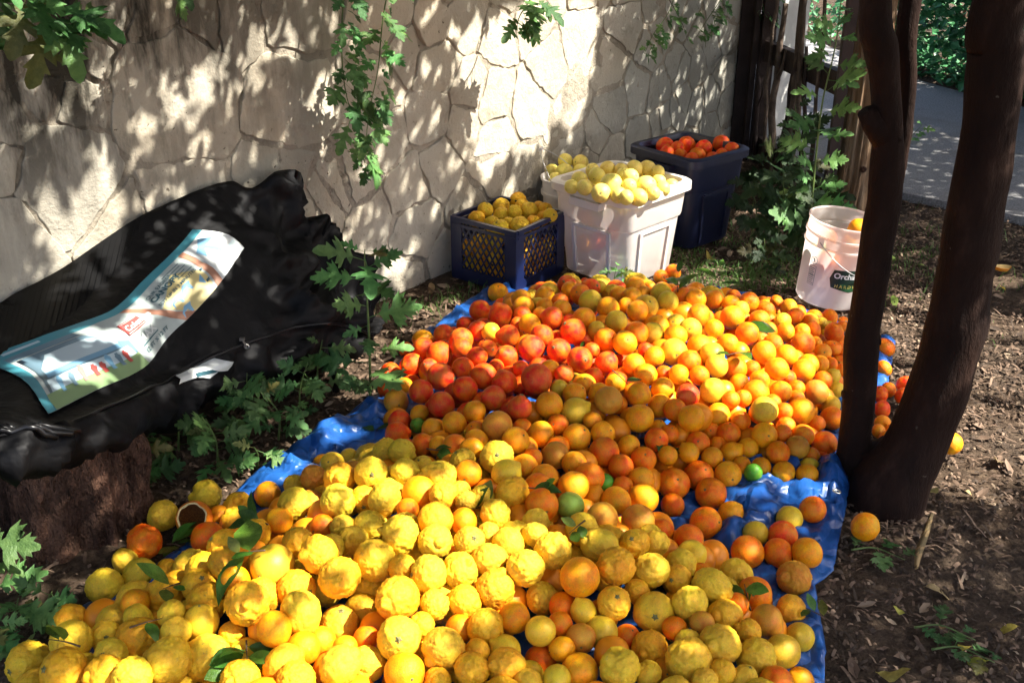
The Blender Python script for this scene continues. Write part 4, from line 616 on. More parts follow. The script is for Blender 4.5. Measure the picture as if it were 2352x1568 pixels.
def bagpt(u, v, lift=0.0):                         # u 0..1 along, v in row units
    x = max(0, min(NU - 1.001, u * (NU - 1))); y = max(0, min(NV - 1.001, v * VN)); i, j = int(x), int(y); a, b = x - i, y - j
    g_ = lambda p, q: bagv[p * NV + q]
    p = (g_(i, j) * (1 - a) + g_(i + 1, j) * a) * (1 - b) + (g_(i, j + 1) * (1 - a) + g_(i + 1, j + 1) * a) * b
    return p + bagn(i, j) * lift
# outline of the printed panel found on the bag: two long edges, (u, v)
def find(px, py):
    best = (9e9, 0, 0)
    for i in range(0, NU):
        for j in range(5, 4 * VN):
            p = surf[i][j] - CAM; d = p.dot(AF); x = 1176 + FPX * p.dot(AR) / d; y = 784 - FPX * p.dot(AU) / d
            e = (x - px) ** 2 + (y - py) ** 2
            if e < best[0]: best = (e, i / (NU - 1), j / VN)
    return best[1], best[2]
E1 = [find(*q) for q in ((-45, 832), (70, 790), (160, 752), (262, 718), (335, 650), (395, 585), (447, 528))]
E2 = [find(*q) for q in ((108, 958), (215, 905), (325, 842), (385, 775), (440, 715), (505, 645), (558, 578))]
e1 = crom([(a, b, 0) for a, b in E1], 8); e2 = crom([(a, b, 0) for a, b in E2], 8)
def lab(p, q, lift):                               # p 0..1 along the panel, q 0..1 across
    x = max(0, min(len(e1) - 1.001, p * (len(e1) - 1))); i = int(x); a = x - i
    A = e1[i].lerp(e1[i + 1], a); B = e2[i].lerp(e2[i + 1], a); C_ = A.lerp(B, q); return bagpt(C_.x, C_.y, lift)
def patch(name, poly, mat, lift, n=10):
    # poly in panel coordinates, cut into a fine grid so that it follows the cloth
    bm = bmesh.new(); bm.faces.new([bm.verts.new((x, y, 0)) for x, y in poly])
    for k in range(1, 40):
        bmesh.ops.bisect_plane(bm, geom=bm.verts[:] + bm.edges[:] + bm.faces[:], plane_co=(k / 40, 0, 0), plane_no=(1, 0, 0))
    for k in range(1, 8):
        bmesh.ops.bisect_plane(bm, geom=bm.verts[:] + bm.edges[:] + bm.faces[:], plane_co=(0, k / 8, 0), plane_no=(0, 1, 0))
    for v in bm.verts: v.co = lab(v.co.x, v.co.y, lift)
    me = bpy.data.meshes.new(name); bm.to_mesh(me); bm.free(); me.materials.append(mat); me.polygons.foreach_set('use_smooth', [True] * len(me.polygons))
    return me
R_ = lambda a, b, c, d: [(a, c), (b, c), (b, d), (a, d)]
fm = {k: flat('print ' + k, c, .45) for k, c in dict(grey=(.36, .41, .39), teal=(.05, .24, .29), white=(.58, .61, .59), red=(.42, .07, .06), brown=(.33, .16, .10), yellow=(.55, .46, .20), blue=(.16, .34, .48), tree=(.12, .20, .25), green=(.20, .30, .14), ink=(.03, .09, .11), pale=(.42, .53, .57), skin=(.35, .2, .18)).items()}
panel = kid('printed_panel', patch('printed_panel', R_(0, 1, 0, 1), fm['grey'], .006), bag)
panel['label'] = 'printed plastic panel with teal border, canopy pictures and lettering'
def pk(name, poly, c, lift): 
    o = obj(name, patch(name, poly, fm[c], lift), panel); return o
pk('border', R_(0, 1, 0, .15), 'teal', .0068); pk('border', R_(0, .035, .15, 1), 'teal', .0068)
pk('border', R_(.035, .27, .15, .24), 'tree', .0068); pk('tag_strip', R_(.05, .17, .06, .10), 'pale', .0076)
pk('photo', [(.05, .26), (.27, .26), (.30, .5), (.36, .62), (.36, .8), (.05, .8)], 'tree', .0076)
pk('photo', R_(.035, .36, .80, 1), 'green', .0076)
pk('photo_canopy', [(.07, .52), (.12, .34), (.26, .34), (.32, .52), (.32, .58), (.07, .58)], 'pale', .0084)
pk('photo_canopy', [(.07, .58), (.32, .58), (.32, .64), (.07, .64)], 'blue', .0084)
pk('photo', [(.06, .66), (.34, .66), (.35, .8), (.06, .8)], 'pale', .0082)
for x, c, h in ((.09, 'blue', .12), (.13, 'tree', .1), (.165, 'skin', .13), (.20, 'red', .08), (.225, 'red', .07), (.25, 'blue', .13), (.28, 'tree', .1), (.305, 'red', .09)):
    pk('figure', [(x + .003, .78 - h), (x + .013, .78 - h), (x + .013, .80 - h), (x + .018, .82 - h), (x + .014, .80), (x + .016, .85), (x + .004, .85), (x + .003, .80), (x - .001, .82 - h), (x + .003, .80 - h)], c, .009)
pk('band', [(.47, .15), (.50, .15), (.54, .55), (.60, .8), (.68, 1), (.62, 1), (.56, .8), (.52, .58)], 'brown', .0076)
pk('field', [(.56, .62), (.70, .30), (.78, .62), (.80, 1), (.68, 1), (.61, .8)], 'yellow', .0074)
pk('band', [(.80, .15), (.83, .15), (.81, .55), (.84, 1), (.81, 1), (.785, .55)], 'brown', .0076)
pk('field', R_(.82, 1, .16, 1), 'white', .0070)
pk('pictogram', [(.84, .36), (.93, .20), (.96, .42), (.90, .40), (.92, .70), (.90, .70), (.88, .42), (.845, .56)], 'blue', .0078)
for a, b in ((.60, .74), (.66, .70), (.62, .94)):
    pk('pictogram', [(a, b - .05), (a + .02, b - .12), (a + .055, b - .1), (a + .05, b - .05), (a + .055, b + .04), (a + .045, b + .03), (a + .03, b - .05), (a + .01, b - .04), (a + .005, b + .04)], 'blue', .0082)
pk('pictogram', [(.745, .74), (.765, .66), (.77, .84)], 'blue', .0082); pk('pictogram', R_(.775, .79, .60, .64), 'ink', .0082); pk('pictogram', R_(.775, .79, .80, .84), 'ink', .0082)
pk('barcode', R_(.94, .985, .74, .90), 'pale', .0078)
for i in range(7): pk('barcode_bar', R_(.944 + i * .0055, .947 + i * .0055, .76, .88), 'grey', .0084)
pk('logo_plate', [(.375, .37), (.475, .37), (.475, .58), (.375, .58)], 'red', .0080)
pk('logo_rim', R_(.380, .470, .385, .392), 'white', .0086); pk('logo_rim', R_(.380, .470, .556, .563), 'white', .0086)
def text(name, s, size, place, mat, parent, cx='LEFT', bold=0.0):
    cu = bpy.data.curves.new(name, 'FONT'); cu.body = s; cu.size = size; cu.align_x = cx; cu.offset = bold; cu.resolution_u = 3
    to = bpy.data.objects.new(name, cu); col.objects.link(to); bpy.context.view_layer.update()
    me = bpy.data.meshes.new_from_object(to.evaluated_get(bpy.context.evaluated_depsgraph_get())); bpy.data.objects.remove(to); bpy.data.curves.remove(cu)
    bm = bmesh.new(); bm.from_mesh(me); bmesh.ops.triangulate(bm, faces=bm.faces)
    for v in bm.verts: v.co = place(v.co.x, v.co.y)
    bm.to_mesh(me); bm.free(); me.materials.clear(); me.materials.append(mat); me.name = name
    return obj(name, me, parent)
AX = 3.6                                           # panel is about 3.6 times longer than wide
def line(s, p, q, h, mat, bold=0.0, cx='LEFT'): return text('lettering', s, h, lambda x, y: lab(p + x / AX, q - y, .0092), fm[mat], panel, cx, bold)
line('Coleman', .384, .53, .13, 'white', .003); line('MAX', .395, .76, .15, 'white', .003)
line('12 FT X 12 FT', .385, .90, .085, 'ink', .0015); pk('text_rule', R_(.39, .485, .785, .80), 'ink', .0086)
line('OUR EASIEST', .565, .33, .085, 'ink', .001); line('CANOPY', .56, .45, .135, 'ink', .005); line('SETS UP IN 3 MINUTES', .56, .57, .075, 'ink', .001)
for i, w_ in enumerate((.09, .075, .085, .06, .08)): pk('text_rule', R_(.675 + .004 * i, .675 + .004 * i + w_, .24 + .055 * i, .252 + .055 * i), 'ink', .0086)
# small sewn tag, zip, edge trims, leg under the bag
def bpatch(name, uv, mat, lift):
    bm = bmesh.new(); bm.faces.new([bm.verts.new((x, y, 0)) for x, y in uv])
    us = [a for a, b in uv]; vs_ = [b for a, b in uv]
    for k in range(1, 12): bmesh.ops.bisect_plane(bm, geom=bm.verts[:] + bm.edges[:] + bm.faces[:], plane_co=(min(us) + (max(us) - min(us)) * k / 12, 0, 0), plane_no=(1, 0, 0))
    for k in range(1, 5): bmesh.ops.bisect_plane(bm, geom=bm.verts[:] + bm.edges[:] + bm.faces[:], plane_co=(0, min(vs_) + (max(vs_) - min(vs_)) * k / 5, 0), plane_no=(0, 1, 0))
    for v in bm.verts: v.co = bagpt(v.co.x, v.co.y, lift)
    me = bpy.data.meshes.new(name); bm.to_mesh(me); bm.free(); me.materials.append(mat); me.polygons.foreach_set('use_smooth', [True] * len(me.polygons)); return me
def find2(px, py):
    best = (9e9, 0, 0)
    for i in range(NU):
        for j in range(5, 5 * VN):
            p = surf[i][j] - CAM; d = p.dot(AF); x = 1176 + FPX * p.dot(AR) / d; y = 784 - FPX * p.dot(AU) / d; e = (x - px) ** 2 + (y - py) ** 2
            if e < best[0]: best = (e, i / (NU - 1), j / VN)
    return best[1], best[2]
tg = kid('care_tag', bpatch('care_tag', [find2(*q) for q in ((386, 890), (400, 868), (450, 845), (500, 822), (524, 822), (527, 829), (505, 842), (478, 852), (462, 868), (440, 866), (415, 874))], fm['white'], .009), bag)
o = obj('tear', bpatch('tear', [find2(*q) for q in ((430, 863), (470, 842), (476, 845), (436, 867))], fm['ink'], .0105), tg)
zu, zv = find2(553, 780); z0 = bagpt(zu, zv, .012); z1 = bagpt(*find2(562, 798), .010)
mb = MB(); mb.bar(z0, z1, .012, .003); mb.tube([z1 + Vector((math.cos(a) * .007, 0, math.sin(a) * .007)) for a in [i * .7 for i in range(10)]], .0022, 6); mb.box(z0, (.014, .012, .008)); kid('zip_pull', mb.me('zip_pull', M['wire']), bag)
mb = MB(); mb.tube([bagpt(u, 3.78, .003) for u in [.03 + i * .022 for i in range(42)]], .0045, 6); kid('zip', mb.me('zip', M['rubber'], True), bag)
for d in (0, .012, .024):
    mb = MB(); mb.tube([bagpt(.075 + d + .012 * k, 3.5 + .12 * k, .012) for k in range(8)], .007, 8); kid('rib', mb.me('rib', M['rubber'], True), bag)
q = onwall(828, 720, .27); mb = MB(); mb.bar(q + Vector((.0, 0, .03)), q + Vector((.02, .0, -.10)), .03, .045); mb.bar(q + Vector((.02, 0, -.10)), q + Vector((-.02, -.02, -.14)), .03, .04); kid('buckle', mb.me('buckle', M['rubber']), bag)
q = at(772, 893, 0); mb = MB(); mb.tube([Vector((q.x, q.y, -.01)), Vector((q.x - .005, q.y + .01, .16))], .013, 10); kid('leg', mb.me('leg', M['rubber'], True), bag)

# ================================================================ containers
def rrect(a, b, r, z, cx, cy, e1_, e2_, n=6):       # rounded rectangle, half sizes a, b
    out = []
    for sx, sy, a0 in ((1, 1, 0), (-1, 1, 90), (-1, -1, 180), (1, -1, 270)):
        for k in range(n + 1):
            A = rad(a0 + 90 * k / n); x = sx * (a - r) + r * math.cos(A); y = sy * (b - r) + r * math.sin(A)
            out.append(Vector((cx, cy, z)) + e1_ * x + e2_ * y)
    return out
def tote(name, F, L, R, H, mat, label, cat, taper=.85, ribs=True):
    F, L, R = Vector((*F, 0)), Vector((*L, 0)), Vector((*R, 0)); e1_ = (L - F).normalized(); e2_ = (R - F) - e1_ * (R - F).dot(e1_); b = e2_.length / 2; e2_.normalize(); a = (L - F).length / 2
    c = F + e1_ * a + e2_ * b; t = empty(name, (c.x, c.y, 0), label, cat)
    def rg(q, z, r=.05, d=0): return rrect(a * q + d, b * q + d, r, z, c.x, c.y, e1_, e2_)
    k = lambda z: taper + (1 - taper) * z / H
    mb = MB(); th = -.006
    prof = [(k(0) - .03, .012, 0), (k(0), .022, 0), (k(H * .62), H * .62, 0), (k(H * .63), H * .63, .006), (k(H * .66), H * .66, .008), (k(H * .93), H * .93, .008)]
    inner = [(k(H * .93), H * .93, th), (k(H * .5), H * .5, th), (k(.03), .03, th)]
    mb.rings([rg(q, z, .045, d) for q, z, d in prof], 0, True)
    kid('body', mb.me('body', M['milky'] if mat == M['white'] else mat), t); smoothang(col.objects[-1] if False else t.children[0], 40)
    mb = MB(); z0 = H * .93
    mb.rings([rg(1, z0, .05, -.012), rg(1, z0 + .001, .055, .010), rg(1, z0 - .014, .055, .020), rg(1, z0 - .012, .06, .026), rg(1, z0 + .018, .06, .026), rg(1, z0 + .024, .058, .018), rg(1, z0 + .024, .05, -.004), rg(1, z0 + .001, .05, -.010)], 0, False)
    o = kid('rim', mb.me('rim', mat), t); smoothang(o, 35)
    # vertical panels between flutes
    mb = MB()
    for axis, half, other, sg in ((e1_, a, e2_, -1), (e2_, b, e1_, -1), (e1_, a, e2_, 1), (e2_, b, e1_, 1)):
        oh = b if other == e2_ else a
        for x in (-.42, .42):
            q0, q1 = k(.02), k(H * .58)
            p0 = c + axis * x * half * 2 * q0 * .62 + other * sg * (oh * q0 + .003) + Vector((0, 0, .03)); p1 = c + axis * x * half * 2 * q1 * .62 + other * sg * (oh * q1 + .003) + Vector((0, 0, H * .58))
            mb.bar(p0, p1, .014, .012, other)
        q1 = k(H * .58); p = c + other * sg * (oh * q1 + .003) + Vector((0, 0, H * .575)); mb.bar(p - axis * half * q1 * .5, p + axis * half * q1 * .5, .010, .012)
    kid('flute', mb.me('flute', mat), t)
    for sg in (-1, 1):                              # grip handles on the two short ends
        mb = MB(); p = c + e1_ * sg * (a * 1.0 + .034) + Vector((0, 0, H * .855)); w = b * .40
        mb.bar(p - e2_ * w, p + e2_ * w, .014, .030)
        for s_ in (-1, 1): mb.bar(p + e2_ * s_ * (w - .006) - e1_ * sg * .002, p + e2_ * s_ * (w - .006) - e1_ * sg * .044, .012, .03)
        kid('handle', mb.me('handle', mat), t)
    return t, c, a, b, e1_, e2_
WT = tote('white_tote', (.449, 3.935), (.719, 4.205), (.185, 4.225), .405, M['white'], 'milky white plastic storage tote heaped with pale grapefruit', 'storage bin')
NT = tote('navy_tote', (.77, 4.38), (1.03, 4.60), (.54, 4.655), .435, M['navy'], 'navy blue plastic storage tote with red oranges, in the shade by the gate', 'storage bin')

# milk crate
F, L_ = Vector((.015, 3.925, 0)), Vector((-.250, 4.128, 0)); e1_ = (L_ - F).normalized(); e2_ = Vector((-e1_.y, e1_.x, 0)); e2_ = e2_ if e2_.y > 0 else -e2_
CS, CH = .334, .270; cc_ = F + (e1_ + e2_) * CS / 2; crate = empty('milk_crate', (cc_.x, cc_.y, 0), 'blue lattice-sided milk crate of knobbly yellow lemons against the wall', 'crate')
hz = CS / 2
for a, b in ((1, 1), (1, -1), (-1, 1), (-1, -1)):
    mb = MB(); p = cc_ + e1_ * a * (hz - .012) + e2_ * b * (hz - .012)
    mb.box(p + e1_ * (-a * .016) + e2_ * b * .008 + Vector((0, 0, CH / 2 + .004)), (.056, .008, CH - .012), Matrix((e1_, e2_, Vector((0, 0, 1)))).transposed())
    mb.box(p + e1_ * a * .008 + e2_ * (-b * .016) + Vector((0, 0, CH / 2 + .003)), (.008, .052, CH - .016), Matrix((e1_, e2_, Vector((0, 0, 1)))).transposed())
    kid('corner_post', mb.me('corner_post', M['crate']), crate)
side = [(e1_, e2_, 1), (e1_, e2_, -1), (e2_, e1_, 1), (e2_, e1_, -1)]
RX = Matrix((e1_, e2_, Vector((0, 0, 1)))).transposed()
for n_, (ax, ot, sg) in enumerate(side):
    p = cc_ + ot * sg * (hz - .005); up = Vector((0, 0, 1)); mb = MB(); le = CS - (.004 if n_ < 2 else .030)
    mb.bar(p - ax * le / 2 + up * (CH - .008), p + ax * le / 2 + up * (CH - .008), .016, .018); mb.bar(p + ot * sg * .004 - ax * le / 2 + up * (CH - .032), p + ot * sg * .004 + ax * le / 2 + up * (CH - .032), .006, .012)
    kid('rim', mb.me('rim', M['crate']), crate)
    mb = MB(); mb.bar(p - ax * (le / 2 - .001) + up * .030, p + ax * (le / 2 - .001) + up * .030, .0085, .052); kid('skirt', mb.me('skirt', M['crate']), crate)
    mb = MB(); lo, hi, w = .056, CH - .030, CS / 2 - .042; nb = 11; H_ = hi - lo
    for d in (-1, 1):
        for i in range(-nb, nb + 1):
            x = i * .030                               # diagonal through (x, mid)
            s0, s1 = -H_ / 2, H_ / 2; sl_ = .62 * d
            pts = []
            t0, t1 = s0, s1
            xa, xb = x + sl_ * t0, x + sl_ * t1
            def cl(tt): return x + sl_ * tt
            for lim in (-w, w):
                tc = (lim - x) / sl_
                if s0 < tc < s1:
                    if (cl(t0) < -w or cl(t0) > w): t0 = max(t0, tc) if (cl(tc + 1e-3) <= w + 1e-3 and cl(tc + 1e-3) >= -w - 1e-3) else t0
                    if (cl(t1) < -w or cl(t1) > w): t1 = min(t1, tc) if (cl(tc - 1e-3) <= w + 1e-3 and cl(tc - 1e-3) >= -w - 1e-3) else t1
            if not (-w - 1e-3 <= cl(t0) <= w + 1e-3 and -w - 1e-3 <= cl(t1) <= w + 1e-3) or t1 - t0 < .01: continue
            A = p + ax * cl(t0) + up * ((lo + hi) / 2 + t0); B = p + ax * cl(t1) + up * ((lo + hi) / 2 + t1)
            mb.bar(A + ot * d * .0012, B + ot * d * .0012, .0045, .0062, ax)
    kid('lattice', mb.me('lattice', M['crate']), crate)
mb = MB(); mb.box(cc_ + Vector((0, 0, .010)), (CS - .03, CS - .03, .008), RX); kid('floor_plate', mb.me('floor_plate', M['crate']), crate)

# small white pail behind, bail standing up
q = at(1306, 404, .30); pail = empty('small_pail', (q.x, q.y, 0), 'small white plastic pail with its wire handle raised, behind the white tote', 'bucket')
mb = MB(); mb.lathe([(.0, .004), (.098, .004), (.104, .02), (.112, .22), (.122, .222), (.122, .235), (.114, .238), (.117, .285), (.124, .288), (.126, .298), (.118, .300), (.112, .27), (.098, .03), (0, .03)], 44)
obj('body', mb.me('body', M['white'], True), pail); smoothang(pail.children[0], 30)
a = Vector((-.062, -.105, .262)); b = Vector((.062, .105, .262)); tp_ = Vector((-.125, .02, .415))
mb = MB(); mb.tube(crom([a, a.lerp(tp_, .55) + Vector((-.01, -.012, .01)), tp_, b.lerp(tp_, .5) + Vector((.0, .012, .02)), b], 6), .0022, 6); bl = obj('bail', mb.me('bail', M['wire'], True), pail)
mb = MB(); mb.tube([tp_ + Vector((-.004, -.010, -.002)), tp_ + Vector((.006, .012, .002))], .009, 10); obj('grip', mb.me('grip', M['white'], True), bl)

# five gallon bucket, leaning
bk = at(1916, 692, 0); bucket = empty('white_bucket', (bk.x, bk.y, .003), 'tall white plastic bucket with dark green logo beside the tree trunk', 'bucket')
bucket.rotation_euler = (0, rad(6), rad(-14)); bucket.location.z = .012; bucket.location.x -= .03
mb = MB(); BH = .335
mb.lathe([(0, .004), (.118, .004), (.124, .012), (.1345, BH - .105), (.1365, BH - .100), (.141, BH - .098), (.141, BH - .092), (.1365, BH - .090), (.137, BH - .062), (.1425, BH - .060), (.1425, BH - .052), (.138, BH - .050), (.139, BH - .008), (.143, BH - .006), (.1435, BH), (.138, BH + .001), (.1365, BH - .006)], 64)
o = obj('body', mb.me('body', M['pailwhite'], True), bucket); smoothang(o, 30)
def cyl(th, z, lift): r = .1225 + .0132 * z / (BH - .1) + lift; return Vector((r * math.sin(th), -r * math.cos(th), z))
def cpatch(name, poly, mat, lift):
    bm = bmesh.new(); bm.faces.new([bm.verts.new((x, y, 0)) for x, y in poly])
    for k in range(-30, 31): bmesh.ops.bisect_plane(bm, geom=bm.verts[:] + bm.edges[:] + bm.faces[:], plane_co=(k * .05, 0, 0), plane_no=(1, 0, 0))
    for v in bm.verts: v.co = cyl(v.co.x, v.co.y, lift)
    me = bpy.data.meshes.new(name); bm.to_mesh(me); bm.free(); me.materials.append(mat); return me
fm['dkgreen'] = flat('print dark green', (.008, .028, .018), .4); fm['midgreen'] = flat('print green', (.02, .09, .035), .4); fm['gold'] = flat('print gold', (.45, .40, .10), .4)
LZ = .135; L0 = .12
lg_ = obj('logo', cpatch('logo', [(L0 - .30, LZ), (L0 - .22, LZ + .036), (L0 + .35, LZ + .040), (L0 + .92, LZ + .036), (L0 + 1.0, LZ), (L0 + .92, LZ - .036), (L0 + .35, LZ - .052), (L0 - .22, LZ - .036)], fm['dkgreen'], .0009), bucket)
obj('logo_lower', cpatch('logo_lower', [(L0 + .02, LZ - .018), (L0 + .68, LZ - .018), (L0 + .60, LZ - .044), (L0 + .35, LZ - .049), (L0 + .10, LZ - .044)], fm['midgreen'], .0014), lg_)
def btext(s, th, z, h, mat, bold=0, par=None): return text('lettering', s, h, lambda x, y: cyl(th + x / .13, z + y, .002), mat, par or bucket, 'LEFT', bold)
btext('Orchard', L0 - .20, LZ + .004, .031, fm['white'], .0009, lg_); btext('H A R D W A R E', L0 - .12, LZ - .034, .018, fm['gold'], .0004, lg_)
w0, wz = -.86, .085
wl = obj('warning_print', cpatch('warning_print', [(w0, wz), (w0 + .012, wz), (w0 + .012, wz + .075), (w0, wz + .075)], fm['ink'], .0009), bucket)
for a, b, c, d in ((w0 + .22, w0 + .232, wz, wz + .075), (w0, w0 + .232, wz - .0015, wz), (w0, w0 + .232, wz + .075, wz + .0765), (w0, w0 + .232, wz + .038, wz + .0395)): obj('print_line', cpatch('print_line', R_(a, b, c, d), fm['ink'], .001), wl)
for i in range(9): obj('print_line', cpatch('print_line', R_(w0 + .03, w0 + rnd.uniform(.15, .205), wz + .005 + .0075 * i, wz + .0075 + .0075 * i), fm['ink'], .001), wl)
cr = [cyl(w0 + .12 + .11 * math.cos(A), wz + .098 + .0145 * math.sin(A), .0015) for A in [i * math.pi / 14 for i in range(29)]]
mb = MB(); mb.tube(cr, .0009, 4); mb.tube([cyl(w0 + .045, wz + .108, .0015), cyl(w0 + .195, wz + .088, .0015)], .0009, 4); mb.tube([cyl(w0 + .10, wz + .106, .0015), cyl(w0 + .13, wz + .098, .0015), cyl(w0 + .11, wz + .088, .0015)], .0018, 5); obj('pictogram', mb.me('pictogram', fm['ink']), wl)
for th in (-.62, 2.52):
    obj('ear', cpatch('ear', R_(-.62 - .09, -.62 + .09, BH - .095, BH - .055), M['white'], .009) if th < 0 else MB().me('ear', M['white']), bucket) if th < 0 else None
A = cyl(-.62, BH - .072, .014); B = cyl(2.52, BH - .072, .014)
arc = []
for k in range(25):
    th = -.62 + 3.14 * k / 24; q = cyl(th, BH - .072 - .115 * math.sin(math.pi * k / 24), .012); arc.append(q)
mb = MB(); mb.tube([A] + arc[1:-1] + [B], .0021, 6); obj('bail', mb.me('bail', M['wire'], True), bucket)

# ================================================================ fruit shapes (unit radius, stem axis z)
def ico(sub):
    bm = bmesh.new(); bmesh.ops.create_icosphere(bm, subdivisions=sub, radius=1); v = [x.co.copy() for x in bm.verts]; f_ = [tuple(q.index for q in x.verts) for x in bm.faces]; bm.free(); return v, f_
ICO4, ICO3 = ico(5), ico(4)
def fruit(name, fn, mat, sub=ICO3):
    return mesh(name, [p * fn(p) if not isinstance(fn(p), Vector) else fn(p) for p in sub[0]], sub[1], mat, None, True)
def ga(x, w): return math.exp(-(x / w) ** 2)
def f_orange(seed):
    r = random.Random(seed); ob = r.uniform(.92, .99); nav = r.random() < .35; lop = r.uniform(.0, .05)
    def f(p):
        th = math.acos(max(-1, min(1, p.z))); n = noise.noise(p * 1.3 + Vector((seed, 0, 0)))
        k = 1 + .03 * n + lop * p.x - .05 * ga(th, .16) + (.035 * ga(th - .3, .2)) - (.04 if nav else .012) * ga(math.pi - th, .12)
        return Vector((p.x * k, p.y * k, p.z * k * ob))
    return f
def f_rough(seed):
    r = random.Random(seed); nip = r.uniform(.05, .27); rw = r.uniform(.30, .46); rd = r.uniform(.03, .11); el = r.uniform(.88, 1.16); rib = r.choice((0, 5, 6, 7)); ra = r.uniform(.015, .045); bmp = r.uniform(.45, 1.25); sx = r.uniform(.93, 1.04)
    def f(p):
        th = math.acos(max(-1, min(1, p.z))); ph = math.atan2(p.y, p.x); o = Vector((seed * 3.7, 0, 0))
        n1 = noise.noise(p * 1.6 + o); n2 = noise.noise(p * 4.2 + o); n3 = abs(noise.noise(p * 7.5 + o)); n4 = noise.noise(p * 14 + o)
        th2 = th + .10 * n1
        k = 1 + .055 * n1 + bmp * (.062 * n2 + .085 * (.3 - n3) + .034 * n4) + nip * ga(th2, rw * .62) - rd * ga(th2 - rw, .075)
        k += ra * (math.cos(rib * ph + n1 * 2) if rib else 0) * ga(math.pi - th, .75) * math.sin(th) - .06 * ga(math.pi - th, .17)
        return Vector((p.x * k * sx, p.y * k, p.z * k * el))
    return f
def f_tangelo(seed):
    r = random.Random(seed); nk = r.uniform(.16, .34); w = r.uniform(.30, .42); tilt = r.uniform(-.15, .15)
    def f(p):
        th = math.acos(max(-1, min(1, p.z))); n = noise.noise(p * 1.4 + Vector((seed, 3, 0)))
        k = 1 + .025 * n + nk * ga(th, w) - .10 * ga(th, .09) + .01 * math.cos(6 * math.atan2(p.y, p.x)) * ga(th - .35, .15)
        return Vector((p.x * k + tilt * ga(th, .4), p.y * k, p.z * k * .97))
    return f
def f_mandarin(seed):
    def f(p):
        th = math.acos(max(-1, min(1, p.z))); n = noise.noise(p * 1.6 + Vector((seed, 7, 0)))
        k = 1.04 + .035 * n - .10 * ga(th, .22) + .02 * math.cos(8 * math.atan2(p.y, p.x)) * ga(th - .35, .25) - .05 * ga(math.pi - th, .2)
        return Vector((p.x * k, p.y * k, p.z * k * .86))
    return f
def f_lemon(seed):
    r = random.Random(seed); el = r.uniform(1.02, 1.14); nip = r.uniform(.04, .20)
    def f(p):
        th = math.acos(max(-1, min(1, p.z))); n = noise.noise(p * 1.5 + Vector((seed, 5, 0)))
        k = .97 + .03 * n + nip * ga(th, .22) + .03 * ga(math.pi - th, .25) - .05 * ga(math.pi - th, .1) + .012 * noise.noise(p * 6)
        return Vector((p.x * k, p.y * k, p.z * k * el))
    return f
FM = {'O': [fruit('orange', f_orange(i), M['orange']) for i in range(8)], 'Y': [fruit('rough_lemon', f_rough(i + 1), M['rough'], ICO4) for i in range(16)],
      'T': [fruit('tangelo', f_tangelo(i), M['orange']) for i in range(8)], 'M': [fruit('mandarin', f_mandarin(i), M['orange']) for i in range(5)],
      'L': [fruit('lemon', f_lemon(i), M['smooth']) for i in range(7)], 'G': [fruit('lime', f_lemon(i + 20), M['smooth']) for i in range(3)], 'P': [fruit('grapefruit', f_orange(i + 40), M['smooth']) for i in range(4)]}
CLR = {'y': (.83, .50, .028), 'k': (.72, .465, .028), 'a': (.87, .315, .005), 'o': (.87, .195, .003), 'd': (.80, .15, .003), 'r': (.83, .092, .006), 'g': (.075, .26, .02), 'l': (.30, .46, .06), 'b': (.62, .25, .02), 'p': (.84, .67, .15)}
ADJ = {'y': 'yellow', 'k': 'greenish yellow', 'a': 'amber', 'o': 'orange', 'd': 'deep orange', 'r': 'red-orange', 'g': 'green', 'l': 'pale green', 'b': 'brownish', 'p': 'pale yellow'}
NAME = {'O': 'orange', 'Y': 'rough_lemon', 'T': 'tangelo', 'M': 'mandarin', 'L': 'lemon', 'G': 'lime', 'P': 'grapefruit'}
KIND = {'O': 'orange', 'Y': 'knobbly lemon', 'T': 'necked tangelo', 'M': 'small mandarin', 'L': 'smooth lemon', 'G': 'lime', 'P': 'smooth grapefruit'}
mb = MB(); star = []
for i in range(10):
    A = math.pi * i / 5; q = .20 if i % 2 == 0 else .11; star.append((q * math.cos(A), q * math.sin(A), .01))
mb.add(star + [(0, 0, .06)], [(i, (i + 1) % 10, 10) for i in range(10)]); mb.tube([(0, 0, .03), (.005, 0, .10)], [.045, .035], 6); CAL = mb.me('calyx', M['calyx'])
AXIS = {'O': 1, 'Y': -1, 'T': 1, 'M': 1, 'L': -1, 'G': -1, 'P': 1}
POLE = {'O': .90, 'Y': .92, 'T': 1.13, 'M': .80, 'L': 1.0, 'G': 1.0, 'P': .90}
SPH = []                                           # every fruit as centre and radius, for laying sprigs on the heap
rf = random.Random(21)
